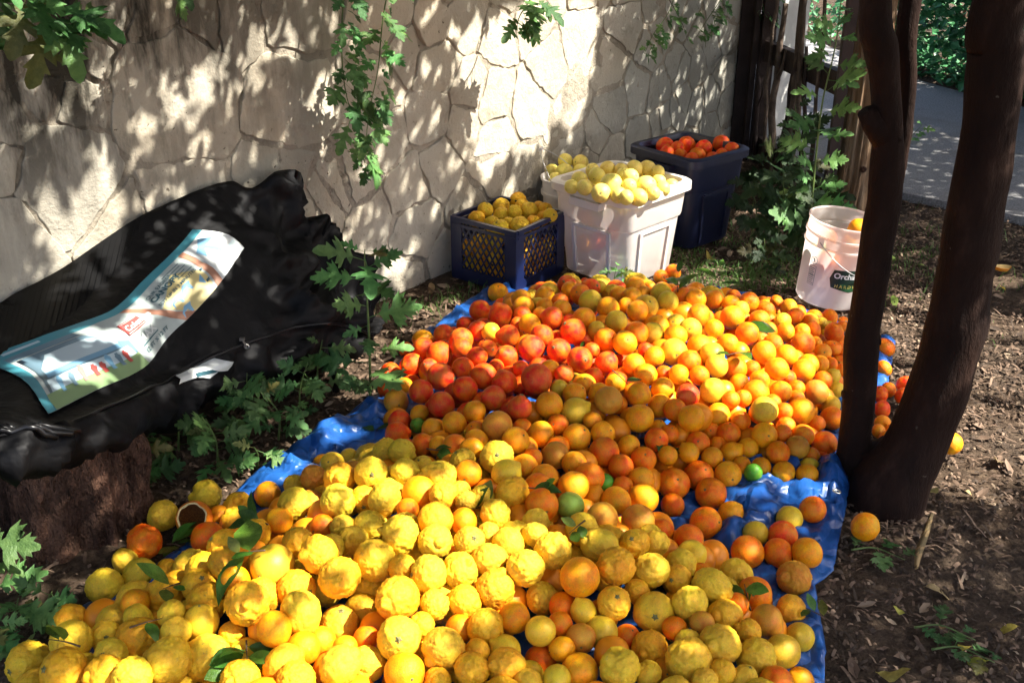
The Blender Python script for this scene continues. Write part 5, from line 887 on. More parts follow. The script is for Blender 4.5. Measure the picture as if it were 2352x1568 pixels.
def put(x, y, z, r, kc, label=None, group=None, rot=None):
    k, c = kc[0], kc[1]; me = rf.choice(FM[k])
    o = obj(NAME[k], me, None, label, 'fruit' if k not in 'OTML' else NAME[k], group, None, (x, y, z))
    o['category'] = {'Y': 'lemon', 'P': 'grapefruit', 'G': 'lime'}.get(k, NAME[k])
    o.rotation_euler = rot or (rf.uniform(0, 6.28), rf.uniform(0, 6.28), rf.uniform(0, 6.28))
    if rf.random() < (.45 if k == 'Y' else .35):   # lying with an end turned up and outwards
        d_ = Vector((rf.uniform(-.9, .9), rf.uniform(-1.2, .1), rf.uniform(.1, 1.0))); o.rotation_euler = ((d_ if rf.random() < .7 else -d_).to_track_quat('Z', 'Y') @ Euler((0, 0, rf.uniform(0, 6.3))).to_quaternion()).to_euler()
    s = r * (1.0 if k != 'T' else .95); o.scale = (s, s, s)
    b = CLR[c]; b = (.70, .075, .010) if k == 'T' and c == 'd' else (.85, .41, .016) if k == 'Y' and c == 'a' else (.86, .30, .008) if k == 'M' and c == 'a' else (.85, .12, .01) if k == 'T' and c == 'o' else b; q = rf.uniform(-.06, .06); v = rf.uniform(.92, 1.06); o.color = (min(.9, b[0] * v), min(.9, b[1] * v * (1 + q)), b[2] * v, 1)
    ax = o.rotation_euler.to_matrix() @ Vector((0, 0, AXIS[k])); view = (CAM - Vector((x, y, z))).normalized()
    if ax.dot(view) > .25 and rf.random() < .75:
        cx = obj('calyx', CAL, o); cx.location = (0, 0, AXIS[k] * (POLE[k] - .0)); cx.rotation_euler = (0 if AXIS[k] > 0 else math.pi, 0, rf.uniform(0, 6)); zz = max((p.co.z * AXIS[k] for p in me.vertices if p.co.x ** 2 + p.co.y ** 2 < .012), default=POLE[k]); cx.location.z = AXIS[k] * (zz - .012)
    SPH.append((Vector((x, y, z)), r)); return o
SPEC = {  # fruit that can be told apart by look or place
    (1957, 1213): 'lone amber orange on bare soil below the forked trunk', (2185, 1018): 'lone bright orange on mulch to the far side of the right trunk'}
def zone(x, y, u, v):
    if u > 2010 and v > 780: return 'spilled beyond the two trunks'
    if y > 4.05 and v < 660: return 'on soil before the white tote'
    if 1540 < u < 1960 and 1120 < v < 1370: return 'on the bare tarp below the trunks'
    if u < 560 and v < 1330: return 'at the edge nearest the stump'
    if v < 745: return 'at heap back' + (' near the white bucket' if u > 1650 else ' near the crate' if u < 1330 else ' before the white tote')
    if v < 960: return 'in back heap' + (' beside the left trunk' if u > 1640 else ' on wall side' if u < 1230 else ', middle')
    if v < 1130: return 'in dip between heaps' + (', trunk side' if u > 1550 else ', wall side' if u < 1150 else ', middle')
    if v > 1480: return 'at heap front' + (', right part' if u > 1350 else ', left part' if u < 600 else ', middle')
    return 'in front heap' + (', shaded right flank' if u > 1330 else ', left flank' if u < 640 else ', sunlit crest')
NUM = []; HID = []
for it in FRUIT.split(';'):
    if not it: continue
    hid = it.endswith('-'); it = it.rstrip('-'); kc = it[-2:]; x, y, z, r = (int(q) / 1000 for q in it[:-2].split(','))
    d = Vector((x, y, z)) - CAM; dep = d.dot(AF); u = 1176 + FPX * d.dot(AR) / dep; v = 784 - FPX * d.dot(AU) / dep
    if kc[0] == 'H':                               # hollowed out half-eaten orange
        hx = empty('hollow_orange', (x, y, z), 'hollowed-out orange with a dark open inside near the stump', 'orange')
        rim, out, inn = [], MB(), MB(); op = 1.05
        R1 = [[(math.sin(t_) * math.cos(a), math.sin(t_) * math.sin(a), math.cos(t_)) for a, t_ in [(i * math.pi / 18, math.pi - .02 - (math.pi - .02 - .92 - .22 * noise.noise(Vector((math.cos(i * math.pi / 18) * 2, math.sin(i * math.pi / 18) * 2, 3)))) * k / 14) for i in range(36)]] for k in range(15)]
        out.rings(R1, 0, True); ho = obj('peel', out.me('peel', M['orange'], True), hx); ho.color = (.74, .19, .01, 1)
        R2 = [[tuple(Vector(q) * (.88 + .05 * noise.noise(Vector(q) * 4))) for q in ring] for ring in R1]; inn.rings(R2[::-1], 0, False, True); inn.me
        ip = obj('inside', inn.me('inside', M['flesh'], True), hx); rb = MB(); rb.rings([R1[-1], [tuple(Vector(q) * .93 + Vector((0, 0, .03 + .03 * math.sin(q[0] * 9)))) for q in R1[-1]], R2[-1]], 0, False); obj('pith_rim', rb.me('pith_rim', M['pith'], True), hx)
        hx.scale = (r, r, r); hx.rotation_euler = (CAM - Vector((x, y, z)) + Vector((-.7, 0, .5))).to_track_quat('Z', 'Y').to_euler(); SPH.append((Vector((x, y, z)), r)); continue
    zn = zone(x, y, u, v)
    lb = '%s %s %s' % (ADJ[kc[1]], KIND[kc[0]], zn) if not hid else '%s %s buried %s' % (ADJ[kc[1]], KIND[kc[0]], zn)
    for (a, b), s in SPEC.items():
        if abs(u - a) < 40 and abs(v - b) < 40: lb = s
    if kc[0] == 'G':
        lb = 'small green lime among red tangelos by the tarp edge' if u < 1000 else 'pale green lime between oranges in the middle of the heap' if kc[1] == 'l' else 'dark green lime at the lip of the folded tarp' if u > 1600 else 'dark green lime just above the pale green one'
    lb = lb.replace('red-orange orange', 'reddish orange').replace('deep orange orange', 'dark orange').replace('orange orange', 'plain orange').replace('brownish', 'brown-skinned').replace('deep orange', 'dark').replace('red-orange', 'reddish')
    if hid and kc[0] == 'O': HID.append((x, y, z, r)); SPH.append((Vector((x, y, z)), r)); continue
    o = put(x, y, z, r, kc, lb); NUM.append((lb, u, o))
mb = MB(); I3 = ico(3); fo = f_orange(77)
for x, y, z, r in HID:
    R3 = Euler((rf.uniform(0, 6), rf.uniform(0, 6), 0)).to_matrix(); mb.add([Vector((x, y, z)) + R3 @ (fo(p) * r) for p in I3[0]], I3[1])
o = obj('buried_oranges', mb.me('buried_oranges', M['orange_world'], True), None, 'mass of oranges deeper in the heap, glimpsed in the gaps', 'orange', None, 'stuff'); o.color = (.82, .26, .008, 1)
# ---- fruit in the containers: picture columns give where, heights are the fill level
def zc(L_, zf, k, col_, label, group):
    out = []
    for X, Y, Rr in L_:
        u, v = X * .33 + 988, Y * .33 + 282; z = zf(u, v); p = at(u, v, z); dep = (p - CAM).dot(AF); r = Rr * .33 * dep / FPX
        r = max(r, .030); out.append((p, r))
    for _ in range(60):
        for i in range(len(out)):
            for j in range(i):
                (p, r), (q, s) = out[i], out[j]; d = (p - q); g_ = .94 * (r + s) - d.length
                if g_ > 0:
                    d = ray(*[0, 0]) * 0 + (p - CAM).normalized(); far_, near = (i, j) if (p - CAM).length > (q - CAM).length else (j, i)
                    a, ra = out[far_]; out[far_] = (a + (a - CAM).normalized() * g_ * .3, ra); a, ra = out[near]; out[near] = (a - (a - CAM).normalized() * g_ * .0, ra)
    for p, r in out: NUM.append((label, 1176 + FPX * (p - CAM).dot(AR) / (p - CAM).dot(AF), put(p.x, p.y, p.z, r, k + rf.choice(col_), label, group)))
zc([(985, 445, 45), (1040, 395, 60), (1075, 450, 58), (1160, 370, 60), (1190, 490, 70), (1130, 330, 45), (1235, 320, 55), (1260, 430, 80), (1385, 440, 55), (1330, 330, 50), (1345, 365, 45), (1420, 320, 60), (1395, 380, 60), (1510, 325, 65), (1585, 345, 35), (1505, 440, 75), (1590, 410, 50), (1620, 460, 55), (1680, 440, 50), (1450, 520, 65), (1310, 505, 60), (1365, 520, 40), (1550, 490, 50)],
   lambda u, v: .385 + .04 * max(0, 1 - ((u - 1420) / 130) ** 2), 'P', 'p', 'pale yellow grapefruit heaped in the white tote', 'grapefruit in the white tote')
zc([(845, 335, 50), (940, 265, 52), (1045, 280, 58), (930, 345, 65), (1045, 340, 55), (870, 390, 42), (985, 400, 50)], lambda u, v: .30 + .03 * (v < 385), 'P', 'p', 'pale yellow grapefruit in the small white pail', 'grapefruit in the small pail')
zc([(1635, 165, 65), (1650, 205, 48), (1785, 155, 62), (1740, 225, 45), (1905, 175, 60), (1860, 235, 62), (2025, 145, 60), (2100, 190, 55), (1965, 250, 38), (2030, 225, 35), (1720, 175, 35), (1820, 255, 35)], lambda u, v: .395 if v > 350 else .41, 'O', 'rrrd', 'red-orange orange piled in the navy tote', 'oranges in the navy tote')
zc([(385, 605, 55), (495, 580, 60), (610, 540, 60), (640, 580, 50), (500, 650, 65), (590, 620, 45), (690, 610, 62), (755, 595, 40), (800, 605, 50), (325, 670, 60), (425, 700, 45), (485, 735, 65), (620, 655, 65), (625, 725, 75), (720, 695, 45), (785, 665, 40), (835, 645, 35), (545, 705, 45)], lambda u, v: .250 + .02 * (v < 495), 'Y', 'yyaa', 'knobbly yellow lemon on top of the milk crate load', 'lemons on top of the crate')
for lev in range(3):
    for i in range(4):
        for j in range(4):
            if 0 < i < 3 and 0 < j < 3: continue
            if i == 3 and j == 3: continue
            p = cc_ + e1_ * (i - 1.5) * .079 + e2_ * (j - 1.5) * .079 + Vector((rf.uniform(-.004, .004), 0, .055 + lev * .073))
            if lev == 2 and i + j > 1: continue
            NUM.append(('yellow lemon seen through the milk crate lattice', p.x / p.y + lev * 9, put(p.x, p.y, p.z, .036, 'Y' + rf.choice('ya'), 'yellow lemon seen through the milk crate lattice', 'lemons inside the crate')))
def bed(T, z, r, kc, label, group):               # the layer under the top fruit
    t, c, a, b, e1b, e2b = T; n = int(a * 1.7 / (2 * r)); m_ = int(b * 1.7 / (2 * r))
    for i in range(n):
        for j in range(m_):
            p = c + e1b * ((i - (n - 1) / 2) * 2 * r) + e2b * ((j - (m_ - 1) / 2) * 2 * r)
            NUM.append((label, p.x / p.y, put(p.x, p.y, z + rf.uniform(-.006, .006), r * .97, kc, label, group)))
bed(WT, .335, .036, 'Pp', 'pale grapefruit deeper down in the white tote', 'grapefruit deeper in the white tote')
bed(NT, .345, .038, 'Or', 'red-orange orange deeper down in the navy tote', 'oranges deeper in the navy tote')
t_, c_, a_, b_, e1b, e2b = WT
for u_, z_, kc, lb in ((.2, .235, 'Gl', 'green fruit showing through the left side of the white tote'), (-.45, .21, 'Oa', 'amber orange showing through the left side of the white tote'), (.0, .10, 'Or', 'reddish orange low behind the left side of the white tote'), (.55, .12, 'Oo', 'orange low in the white tote by its outer corner'), (-.5, .11, 'Oa', 'amber orange low in the white tote near the heap')):
    for sd in (1,):
        p = c_ + e1b * (u_ * a_ * .85) + e2b * (b_ * (.80 + .2 * z_ / .4) - .048); put(p.x, p.y, z_, .038, kc, lb)
bM = bucket.matrix_basis.copy(); bpy.context.view_layer.update()
for X, Y, Z, r, kc, lb in ((.045, -.035, .312, .042, 'Oa', 'amber orange showing above the rim of the white bucket'), (-.055, .03, .235, .040, 'Oo', 'orange sunk inside the white bucket'), (.04, .06, .225, .038, 'Oa', 'amber orange at the far side inside the white bucket'), (-.035, -.082, .185, .040, 'Oo', 'orange pressed to the near wall inside the white bucket'), (-.080, -.040, .205, .036, 'Gg', 'green lime showing through the side of the white bucket'), (.03, .0, .19, .037, 'Oo', None)):
    if lb is None: continue
    p = bucket.matrix_basis @ Vector((X, Y, Z)); put(p.x, p.y, p.z, r, kc, lb)

ORD = 'first second third fourth fifth sixth seventh eighth ninth tenth eleventh twelfth thirteenth fourteenth fifteenth sixteenth seventeenth eighteenth nineteenth twentieth'.split()
by = {}
for lb, u, o in NUM: by.setdefault(lb, []).append((u, o))
for lb, L_ in by.items():
    L_.sort(key=lambda q: q[0])
    for i, (u, o) in enumerate(L_):
        if len(L_) > 1:
            w = 'leftmost' if i == 0 else 'rightmost' if i == len(L_) - 1 else (ORD[i] if i < 20 else ORD[i - 20] + ' past twentieth') + ' from left'
            o['label'] = lb + ', ' + w
            o['group'] = o.get('group') or lb


# ================================================================ leaves and plants
def leafmesh(name, half, mat, fold=.25, droop=.35, wav=.05, seed=0):
    V, Fc = [], []; n = len(half)
    for q in half:
        x, y = q[:2]; m_ = q[2] if len(q) > 2 else y
        for sx in (-1, -.5, 0, .5, 1):
            yy = m_ + (y - m_) * abs(sx); xx = sx * x
            V.append((xx, yy, -droop * yy * yy + .03 * math.sin(yy * 7 + seed) + fold * abs(xx) * (1 - .5 * abs(sx)) + wav * math.sin(9 * yy + sx * 3 + seed) * abs(xx) * 2))
    for i in range(n - 1):
        for k in range(4): a = i * 5 + k; Fc.append((a, a + 1, a + 6, a + 5))
    return mesh(name, V, Fc, mat, None, True)
LOB = [(.008, 0), (.010, .26), (.05, .31, .30), (.16, .36, .33), (.25, .44, .36), (.17, .43, .38), (.19, .50, .40), (.12, .47, .42), (.045, .46, .46), (.10, .52, .50), (.26, .58, .54), (.42, .70, .57), (.31, .68, .60), (.36, .79, .63), (.25, .72, .66), (.21, .78, .68), (.075, .68, .71), (.12, .76, .75), (.24, .88, .79), (.15, .87, .83), (.17, .99, .87), (.09, .94, .91), (.05, 1.06, .96), (.0, 1.07, 1.02)]
LOB2 = [(.008, 0), (.009, .32), (.06, .37, .36), (.20, .45, .40), (.14, .46, .43), (.045, .49, .48), (.10, .55, .53), (.30, .64, .57), (.36, .73, .60), (.24, .70, .63), (.26, .79, .66), (.065, .70, .71), (.11, .78, .76), (.20, .90, .80), (.12, .89, .85), (.12, 1.0, .90), (.05, 1.05, .97), (.0, 1.06, 1.03)]
LL = [leafmesh('leaf', LOB, M['leaf'], .25, .30, .06, 0), leafmesh('leaf', LOB2, M['leaf'], .35, .5, .08, 2), leafmesh('leaf', [(q[0] * .85, *q[1:]) for q in LOB], M['leaf'], .1, .15, .1, 4)]
ELL = [(.012, 0), (.012, .08), (.10, .16), (.19, .30), (.235, .45), (.23, .60), (.17, .76), (.08, .90), (.0, 1.0)]
CL = [leafmesh('leaf', ELL, M['cleaf'], .35, .2, .03, 0), leafmesh('leaf', ELL, M['cleaf'], .5, .45, .06, 3), leafmesh('leaf', [(x * 1.15, y) for x, y in ELL], M['cleaf'], .2, -.1, .05, 5)]
DL = [leafmesh('dry_leaf', ELL, M['dry'], .6, .5, .12, 1), leafmesh('dry_leaf', [(x * 1.3, y) for x, y in ELL], M['dry'], -.5, -.5, .15, 3), leafmesh('dry_leaf', ELL, M['dry'], .2, .9, .1, 6)]
rp = random.Random(11)
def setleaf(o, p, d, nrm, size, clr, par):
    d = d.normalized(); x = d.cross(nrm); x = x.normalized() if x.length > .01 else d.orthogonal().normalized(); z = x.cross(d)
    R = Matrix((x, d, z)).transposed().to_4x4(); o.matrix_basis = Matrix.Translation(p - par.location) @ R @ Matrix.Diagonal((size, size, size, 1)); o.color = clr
def plant(name, path, n, size, label, cat, group=None, r0=.004, spread=.9, toward=None, t0=.05, bright=1.0, hang=False, meshes=None, smat=None):
    path = crom(path, 6); par = empty(name, path[0] if not hang else path[-1], label, cat, group)
    mb = MB(); mb.tube(path, [r0 * (1 - .7 * i / (len(path) - 1)) for i in range(len(path))], 6); kid('stem', mb.me('stem', smat or M['stem'], True), par)
    for i in range(n):
        t = t0 + (1 - t0) * (i + rp.uniform(0, .8)) / n; x = min(t, .999) * (len(path) - 1); k = int(x); p = path[k].lerp(path[k + 1], x - k); d = (path[k + 1] - path[k]).normalized()
        A = i * 2.4 + rp.uniform(-.5, .5); side = Vector((math.cos(A), math.sin(A), 0)); side = (side - d * side.dot(d)).normalized()
        if toward is not None and side.dot(toward) < -.2: side = (side - toward * 2 * side.dot(toward))
        up = Vector((0, 0, 1)); ld = side * spread + (d * rp.uniform(.1, .6) if not hang else Vector((0, 0, -rp.uniform(.2, .9)))) + up * rp.uniform(-.1, .25)
        nr = up + (toward or Vector((0, -1, 0))) * rp.uniform(.4, 1.4) + Vector((rp.uniform(-.4, .4), rp.uniform(-.4, .4), 0))
        o = obj('leaf', rp.choice(meshes or LL), par); s = size * rp.uniform(.5, 1.2) * (1 if t < .85 else .75); b = bright * rp.uniform(.6, 1.4); yv = rp.uniform(.85, 1.45)
        if rp.random() < .06: yv *= 2.0
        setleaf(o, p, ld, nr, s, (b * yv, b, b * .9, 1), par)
    return par
TW = WN
def wp(L_, off): return [onwall(x, y, off) for x, y in L_]
plant('hanging_vine', wp([(800, -90), (785, 60), (792, 200), (825, 320), (842, 395)], .17), 34, .125, 'leafy vine strand hanging down the wall above the bag, longer one', 'vine', None, .003, 1, TW, .08, 1, True)
plant('hanging_vine', wp([(905, -90), (880, 40), (868, 160), (846, 270), (838, 380)], .22), 30, .10, 'paler small-leaved vine strand beside the longer hanging vine', 'vine', None, .003, 1, TW, .08, 1.25, True)
plant('hanging_vine', wp([(1250, -100), (1222, -10), (1195, 35), (1188, 62)], .22), 20, .125, 'short tuft of lobed leaves hanging over the middle of the wall', 'vine', None, .004, 1, TW, .3, 1.1, True)
plant('hanging_vine', wp([(1570, -90), (1540, 20), (1500, 80), (1480, 125)], .15), 24, .085, 'thin sparse vine hanging left of the wiry tuft', 'vine', None, .0025, .8, TW, .25, 1.2, True)
plant('hanging_vine', wp([(1500, -60), (1560, 40), (1580, 95)], .13), 7, .055, 'wiry brown-stemmed sprig on the pale wall', 'vine', None, .0022, .8, TW, .3, 1.0, True, None, M['twig'])
plant('hanging_vine', wp([(1690, -90), (1660, -10), (1625, 45), (1600, 85)], .16), 34, .085, 'bushy small vine tuft near the gate post', 'vine', None, .003, 1, TW, .2, 1.15, True)
plant('hanging_vine', wp([(20, -140), (60, -40), (110, 15), (150, 30)], .30), 15, .17, 'large-leaved vine hanging in the top left corner over the wall', 'vine', None, .005, 1, TW, .25, 1.05, True)
plant('hanging_vine', wp([(-60, -120), (-20, -20), (10, 30)], .26), 9, .14, 'dark vine at the very corner beside the large-leaved vine', 'vine', None, .004, 1, TW, .2, .8, True)
plant('hanging_vine', wp([(420, -160), (395, -60), (375, -25)], .2), 6, .09, 'small leaf tip dipping over the stained part of the wall', 'vine', None, .003, 1, TW, .3, .8, True)
plant('hanging_vine', wp([(1810, -110), (1775, -20), (1740, 30)], .12), 12, .12, 'leafy tuft hanging over the gate post', 'vine', None, .003, 1, TW, .2, .9, True)
# standing weeds
b = at(850, 920, 0); plant('weed_plant', [b, aty(850, 850, b.y), aty(845, 720, b.y), aty(838, 610, b.y + .01), aty(838, 572, b.y + .01)], 19, .145, 'upright lobed-leaf weed standing between the bag and the heap', 'weed', None, .0055, 1, Vector((.2, -1, 0)), .08, 1.15)
b = at(1845, 600, 0); plant('climbing_weed', [b, aty(1862, 480, b.y), aty(1874, 360, b.y), aty(1890, 230, b.y), aty(1918, 110, b.y), aty(1935, -20, b.y)], 26, .185, 'tall bright weed climbing in front of the stick gate', 'weed', None, .006, 1, Vector((-.3, -1, 0)), .1, 1.25)
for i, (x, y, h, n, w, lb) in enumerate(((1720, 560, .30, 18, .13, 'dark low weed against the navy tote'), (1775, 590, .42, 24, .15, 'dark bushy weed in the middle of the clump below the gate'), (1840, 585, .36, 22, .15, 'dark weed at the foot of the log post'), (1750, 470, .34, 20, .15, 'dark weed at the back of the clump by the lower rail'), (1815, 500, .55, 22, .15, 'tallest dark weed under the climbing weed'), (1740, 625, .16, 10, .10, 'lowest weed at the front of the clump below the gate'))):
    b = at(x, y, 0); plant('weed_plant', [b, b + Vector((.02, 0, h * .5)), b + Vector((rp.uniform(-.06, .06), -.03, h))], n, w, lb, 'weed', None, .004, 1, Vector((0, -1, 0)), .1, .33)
for i, (x, y, h, n, w, lb) in enumerate(((330, 1110, .15, 9, .10, 'low weed in deep shade beside the stump'), (410, 1040, .22, 14, .11, 'shaded weed directly under the middle of the bag'), (500, 1080, .20, 13, .12, 'shaded weed in front of the others under the bag'), (570, 1000, .24, 14, .11, 'shaded weed under the bag nearest the tag'), (640, 1010, .20, 13, .10, 'shaded weed touching the tarp edge under the bag'), (690, 960, .22, 13, .10, 'shaded weed left of the black leg'), (730, 905, .22, 10, .09, 'small weed beside the black leg of the bag'), (590, 1075, .10, 7, .08, 'tiny weed over the tarp edge below the bag'))):
    b = at(x, y, 0); plant('weed_plant', [b, b + Vector((.01, -.01, h * .5)), b + Vector((rp.uniform(-.05, .05), -.05, h))], n, w, lb, 'weed', None, .004, 1, Vector((.2, -1, 0)), .12, .85)
for i, (x, y, h, n, w, lb) in enumerate(((-30, 1380, .22, 10, .12, 'weed at the left picture edge before the stump'), (40, 1440, .10, 8, .11, 'low weed with dark broad leaves at the foot of the stump'), (110, 1400, .07, 6, .10, 'small weed between the stump and the tarp corner'), (-10, 1500, .12, 9, .12, 'weed in the bottom left corner'))):
    b = at(x, y, 0); plant('weed_plant', [b, b + Vector((.01, -.01, h * .5)), b + Vector((.03, -.02, h))], n, w, lb, 'weed', None, .004, 1, Vector((.3, -1, 0)), .12, .95)
b = at(1410, 668, 0); plant('weed_plant', [b, b + Vector((0, 0, .06)), b + Vector((.01, 0, .12))], 8, .075, 'pale sunlit weed sprouting at the foot of the white tote', 'weed', None, .003, 1, Vector((0, -1, 0)), .2, 2.0)
b = at(1432, 662, 0); plant('bare_twig', [b, aty(1437, 610, b.y), aty(1452, 575, b.y)], 2, .012, 'thin dark twig standing up before the white tote', 'twig', None, .003, .5, None, .5, .4, False, None, M['twig'])
b = at(2080, 335, 0); plant('weed_plant', [b, b + Vector((.03, 0, .06)), b + Vector((.08, 0, .13))], 8, .075, 'small bright sprig beside the trunk over the asphalt path', 'weed', None, .003, 1, Vector((.4, -1, 0)), .2, 1.5)
for x, y, n, lb in ((1955, 1262, 6, 'limp weed leaves under the lone orange by the tarp'), (2140, 1490, 9, 'wilted green sprig lying on the dark soil'), (2100, 1440, 4, 'smaller wilted sprig above the long one on the soil')):
    b = at(x, y, .01); plant('fallen_sprig', [b, b + Vector((.06, .0, .006)), b + Vector((.12, -.05, .006))], n, .075, lb, 'sprig', None, .003, 1, Vector((0, 0, 1)), .05, .8)

# ---- citrus sprigs lying on the heap
def onheap(x, y):
    d = ray(x, y).normalized(); best = None
    for c, r in SPH:
        q = c - CAM; b = q.dot(d); h = q.dot(q) - b * b
        if h < r * r:
            t = b - math.sqrt(r * r - h)
            if best is None or t < best[0]: best = (t, (CAM + d * t - c).normalized())
    if best is None: return at(x, y, .03), Vector((0, 0, 1))
    return CAM + d * best[0], best[1]
SPR = [(400, 1262, 5, .085, 'leafy citrus sprig on the left flank of the front heap'), (392, 1350, 3, .09, 'broad citrus leaves on a dark twig above the tarp corner'), (590, 1275, 4, .10, 'long dark citrus leaves on the greenish lemon in the left flank'), (568, 1500, 6, .08, 'pale citrus sprig at the front left of the heap'), (610, 1195, 4, .06, 'thin green sprig left of the front crest'), (1010, 1030, 6, .075, 'dark citrus sprig behind the front crest'), (862, 1005, 4, .08, 'citrus sprig at the tarp fold left of the heap'), (1480, 992, 3, .07, 'citrus leaves in the dip between the heaps'), (1335, 785, 3, .075, 'curled citrus leaf on the red tangelos'), (1560, 665, 4, .08, 'upright citrus leaves at the back of the heap'), (1650, 655, 4, .09, 'two pale citrus leaves on a tall twig at the back'), (1705, 740, 5, .085, 'bare twigs and papery leaf in the sunlit back heap'), (1880, 1425, 3, .08, 'bright citrus leaves at the right rim of the tarp'), (1690, 822, 2, .07, 'single glossy leaf right of the sunlit middle'), (1100, 1175, 3, .075, 'yellowish citrus leaf on the sunlit front crest'), (1530, 1365, 2, .07, 'dark leaf tucked under lemons in the shaded right flank'), (1722, 1370, 3, .075, 'dark leaf pair standing between lemons on the right flank'), (150, 1492, 2, .08, 'dark citrus leaf on the lemons at the far left'), (1565, 1018, 4, .06, 'dark leafy twig on oranges towards the trunks'), (1235, 1120, 2, .075, 'dark leaf beside the pale green lime'), (1620, 700, 3, .07, 'shaded leaves on oranges before the white tote'), (1330, 1210, 3, .07, 'dark leaves below the pale green lime'), (330, 1440, 1, .06, 'thin curved green stem on the left lemons'), (1030, 1275, 1, .03, 'bare brown twig on the sunlit crest lemons'), (1420, 870, 1, .05, 'small pale leaf on a bright orange')]
for x, y, n, s, lb in SPR:
    p, nm = onheap(x, y); p = p + nm * .006; dr = Vector((rp.uniform(-1, 1), rp.uniform(-.6, .6), 0)); dr = (dr - nm * dr.dot(nm)).normalized(); ln = rp.uniform(.04, .075)
    if 'tall' in lb or 'upright' in lb: dr = Vector((0, 0, 1)); ln = .10
    plant('citrus_sprig', [p - dr * ln * .5, p + nm * .012, p + dr * ln * .6 + nm * .02], n, s, lb, 'sprig', None, .0022, 1, nm, .25, 1.15, False, CL, M['twig'])

# ================================================================ litter
yl = M['dry']
DRY = [(2120, 1270, .17, 'long pale strip of bark on the soil below the trunks', (1.5, 1.4, 1.2)), (2125, 1125, .08, 'greenish dry leaf leaning at the trunk foot', (1.1, 1.3, .9)), (2215, 1130, .05, 'cream scrap of dry leaf in the sun patch', (1.9, 1.8, 1.5)), (2290, 1065, .09, 'curled brown leaf in the sun at the right', (.9, .9, .9)), (2235, 1265, .08, 'brown crumpled leaf right of the bark strip', (.7, .7, .6)), (2120, 1350, .09, 'grey lobed dry leaf on dark soil', (1.2, 1.25, 1.1)), (2160, 1450, .05, 'small grey dry leaf beside the wilted sprig', (1.2, 1.1, .9)), (2080, 1410, .04, 'tiny yellow leaf on dark soil', (1.3, 1.7, .5)), (2210, 1500, .08, 'yellow curled leaf near the wilted sprig', (1.3, 1.5, .4)), (2270, 1520, .08, 'yellow-green folded leaf at lower right', (1.0, 1.4, .3)), (2010, 1545, .09, 'pale yellow-green leaf at the bottom edge by the tarp', (1.4, 1.6, .7)), (2340, 1440, .06, 'yellow leaf at the right picture edge', (1.5, 1.6, .5)), (2050, 680, .09, 'broad green leaf right of the left trunk', (.7, 1.4, .4)), (2060, 600, .07, 'green leaf behind the left trunk', (.6, 1.2, .4)), (2110, 610, .06, 'fallen green leaf between the trunks', (.6, 1.1, .4)), (2295, 660, .05, 'yellow leaf below the peel', (1.5, 1.6, .5)), (1640, 600, .07, 'yellowed leaf on the grass right of the tote', (1.2, 1.3, .5)), (1720, 570, .09, 'yellow leaf at the edge of the weeds', (1.2, 1.3, .4)), (990, 650, .08, 'brown leaf at the wall foot near the crate', (.9, .8, .7)), (940, 720, .08, 'buff leaf on litter between wall and tarp', (1.2, 1.1, 1)), (1080, 640, .07, 'green leaf lying beside the crate', (.5, 1.1, .4)), (470, 1090, .07, 'pale dry leaf in the dark under the bag', (.9, .8, .7)), (900, 790, .08, 'sunlit dry leaf left of the tarp edge', (1.3, 1.2, 1))]
for i, (x, y, s, lb, c_) in enumerate(DRY):
    q = at(x, y, .012); me = DL[i % 3]
    if 'bark' in lb:
        mb = MB(); L_ = [at(2105, 1305, .01), at(2110, 1270, .022), at(2122, 1235, .03), at(2140, 1180, .022)]; pa = crom(L_, 6); w = Vector((1, .3, 0)).normalized()
        for k, p in enumerate(pa): ww_ = .012 * math.sin(.35 + 2.4 * k / len(pa)) + .002 * rp.random(); mb.v += [p - w * ww_, p + Vector((0, 0, .005)), p + w * ww_, p - Vector((0, 0, .002))]
        for k in range(len(pa) - 1):
            for j in range(4): mb.f.append((k * 4 + j, k * 4 + (j + 1) % 4, k * 4 + 4 + (j + 1) % 4, k * 4 + 4 + j)); mb.m.append(0)
        o = obj('bark_strip', mb.me('bark_strip', M['dry'], True), None, lb, 'bark')
    else:
        o = obj('dry_leaf', me, None, lb, 'leaf', None, None, q + Vector((0, 0, .004)), (rp.uniform(-.3, .3), rp.uniform(-.3, .3), rp.uniform(0, 6.3)), s * .75)
    o.color = (*c_, 1)
# orange peel scrap
q = at(2302, 622, .014); mb = MB(); mb.rings([[(r_ * math.cos(a) * (1 + .2 * math.sin(3 * a)), r_ * math.sin(a) * .7, z_) for a in [k * .35 for k in range(18)]] for r_, z_ in ((.036, .018), (.028, .004), (.012, .001))], 0, False, True)
mb.rings([[(r_ * math.cos(a) * (1 + .2 * math.sin(3 * a)), r_ * math.sin(a) * .7, z_) for a in [k * .35 for k in range(18)]] for r_, z_ in ((.033, .020), (.026, .008), (.012, .005))][::-1], 1, True, False)
o = obj('citrus_peel', mb.me('citrus_peel', [M['orange'], M['pith']], True), None, 'scrap of citrus peel lying pith up beside the right trunk', 'peel', None, None, q); o.color = (.75, .3, .02, 1)
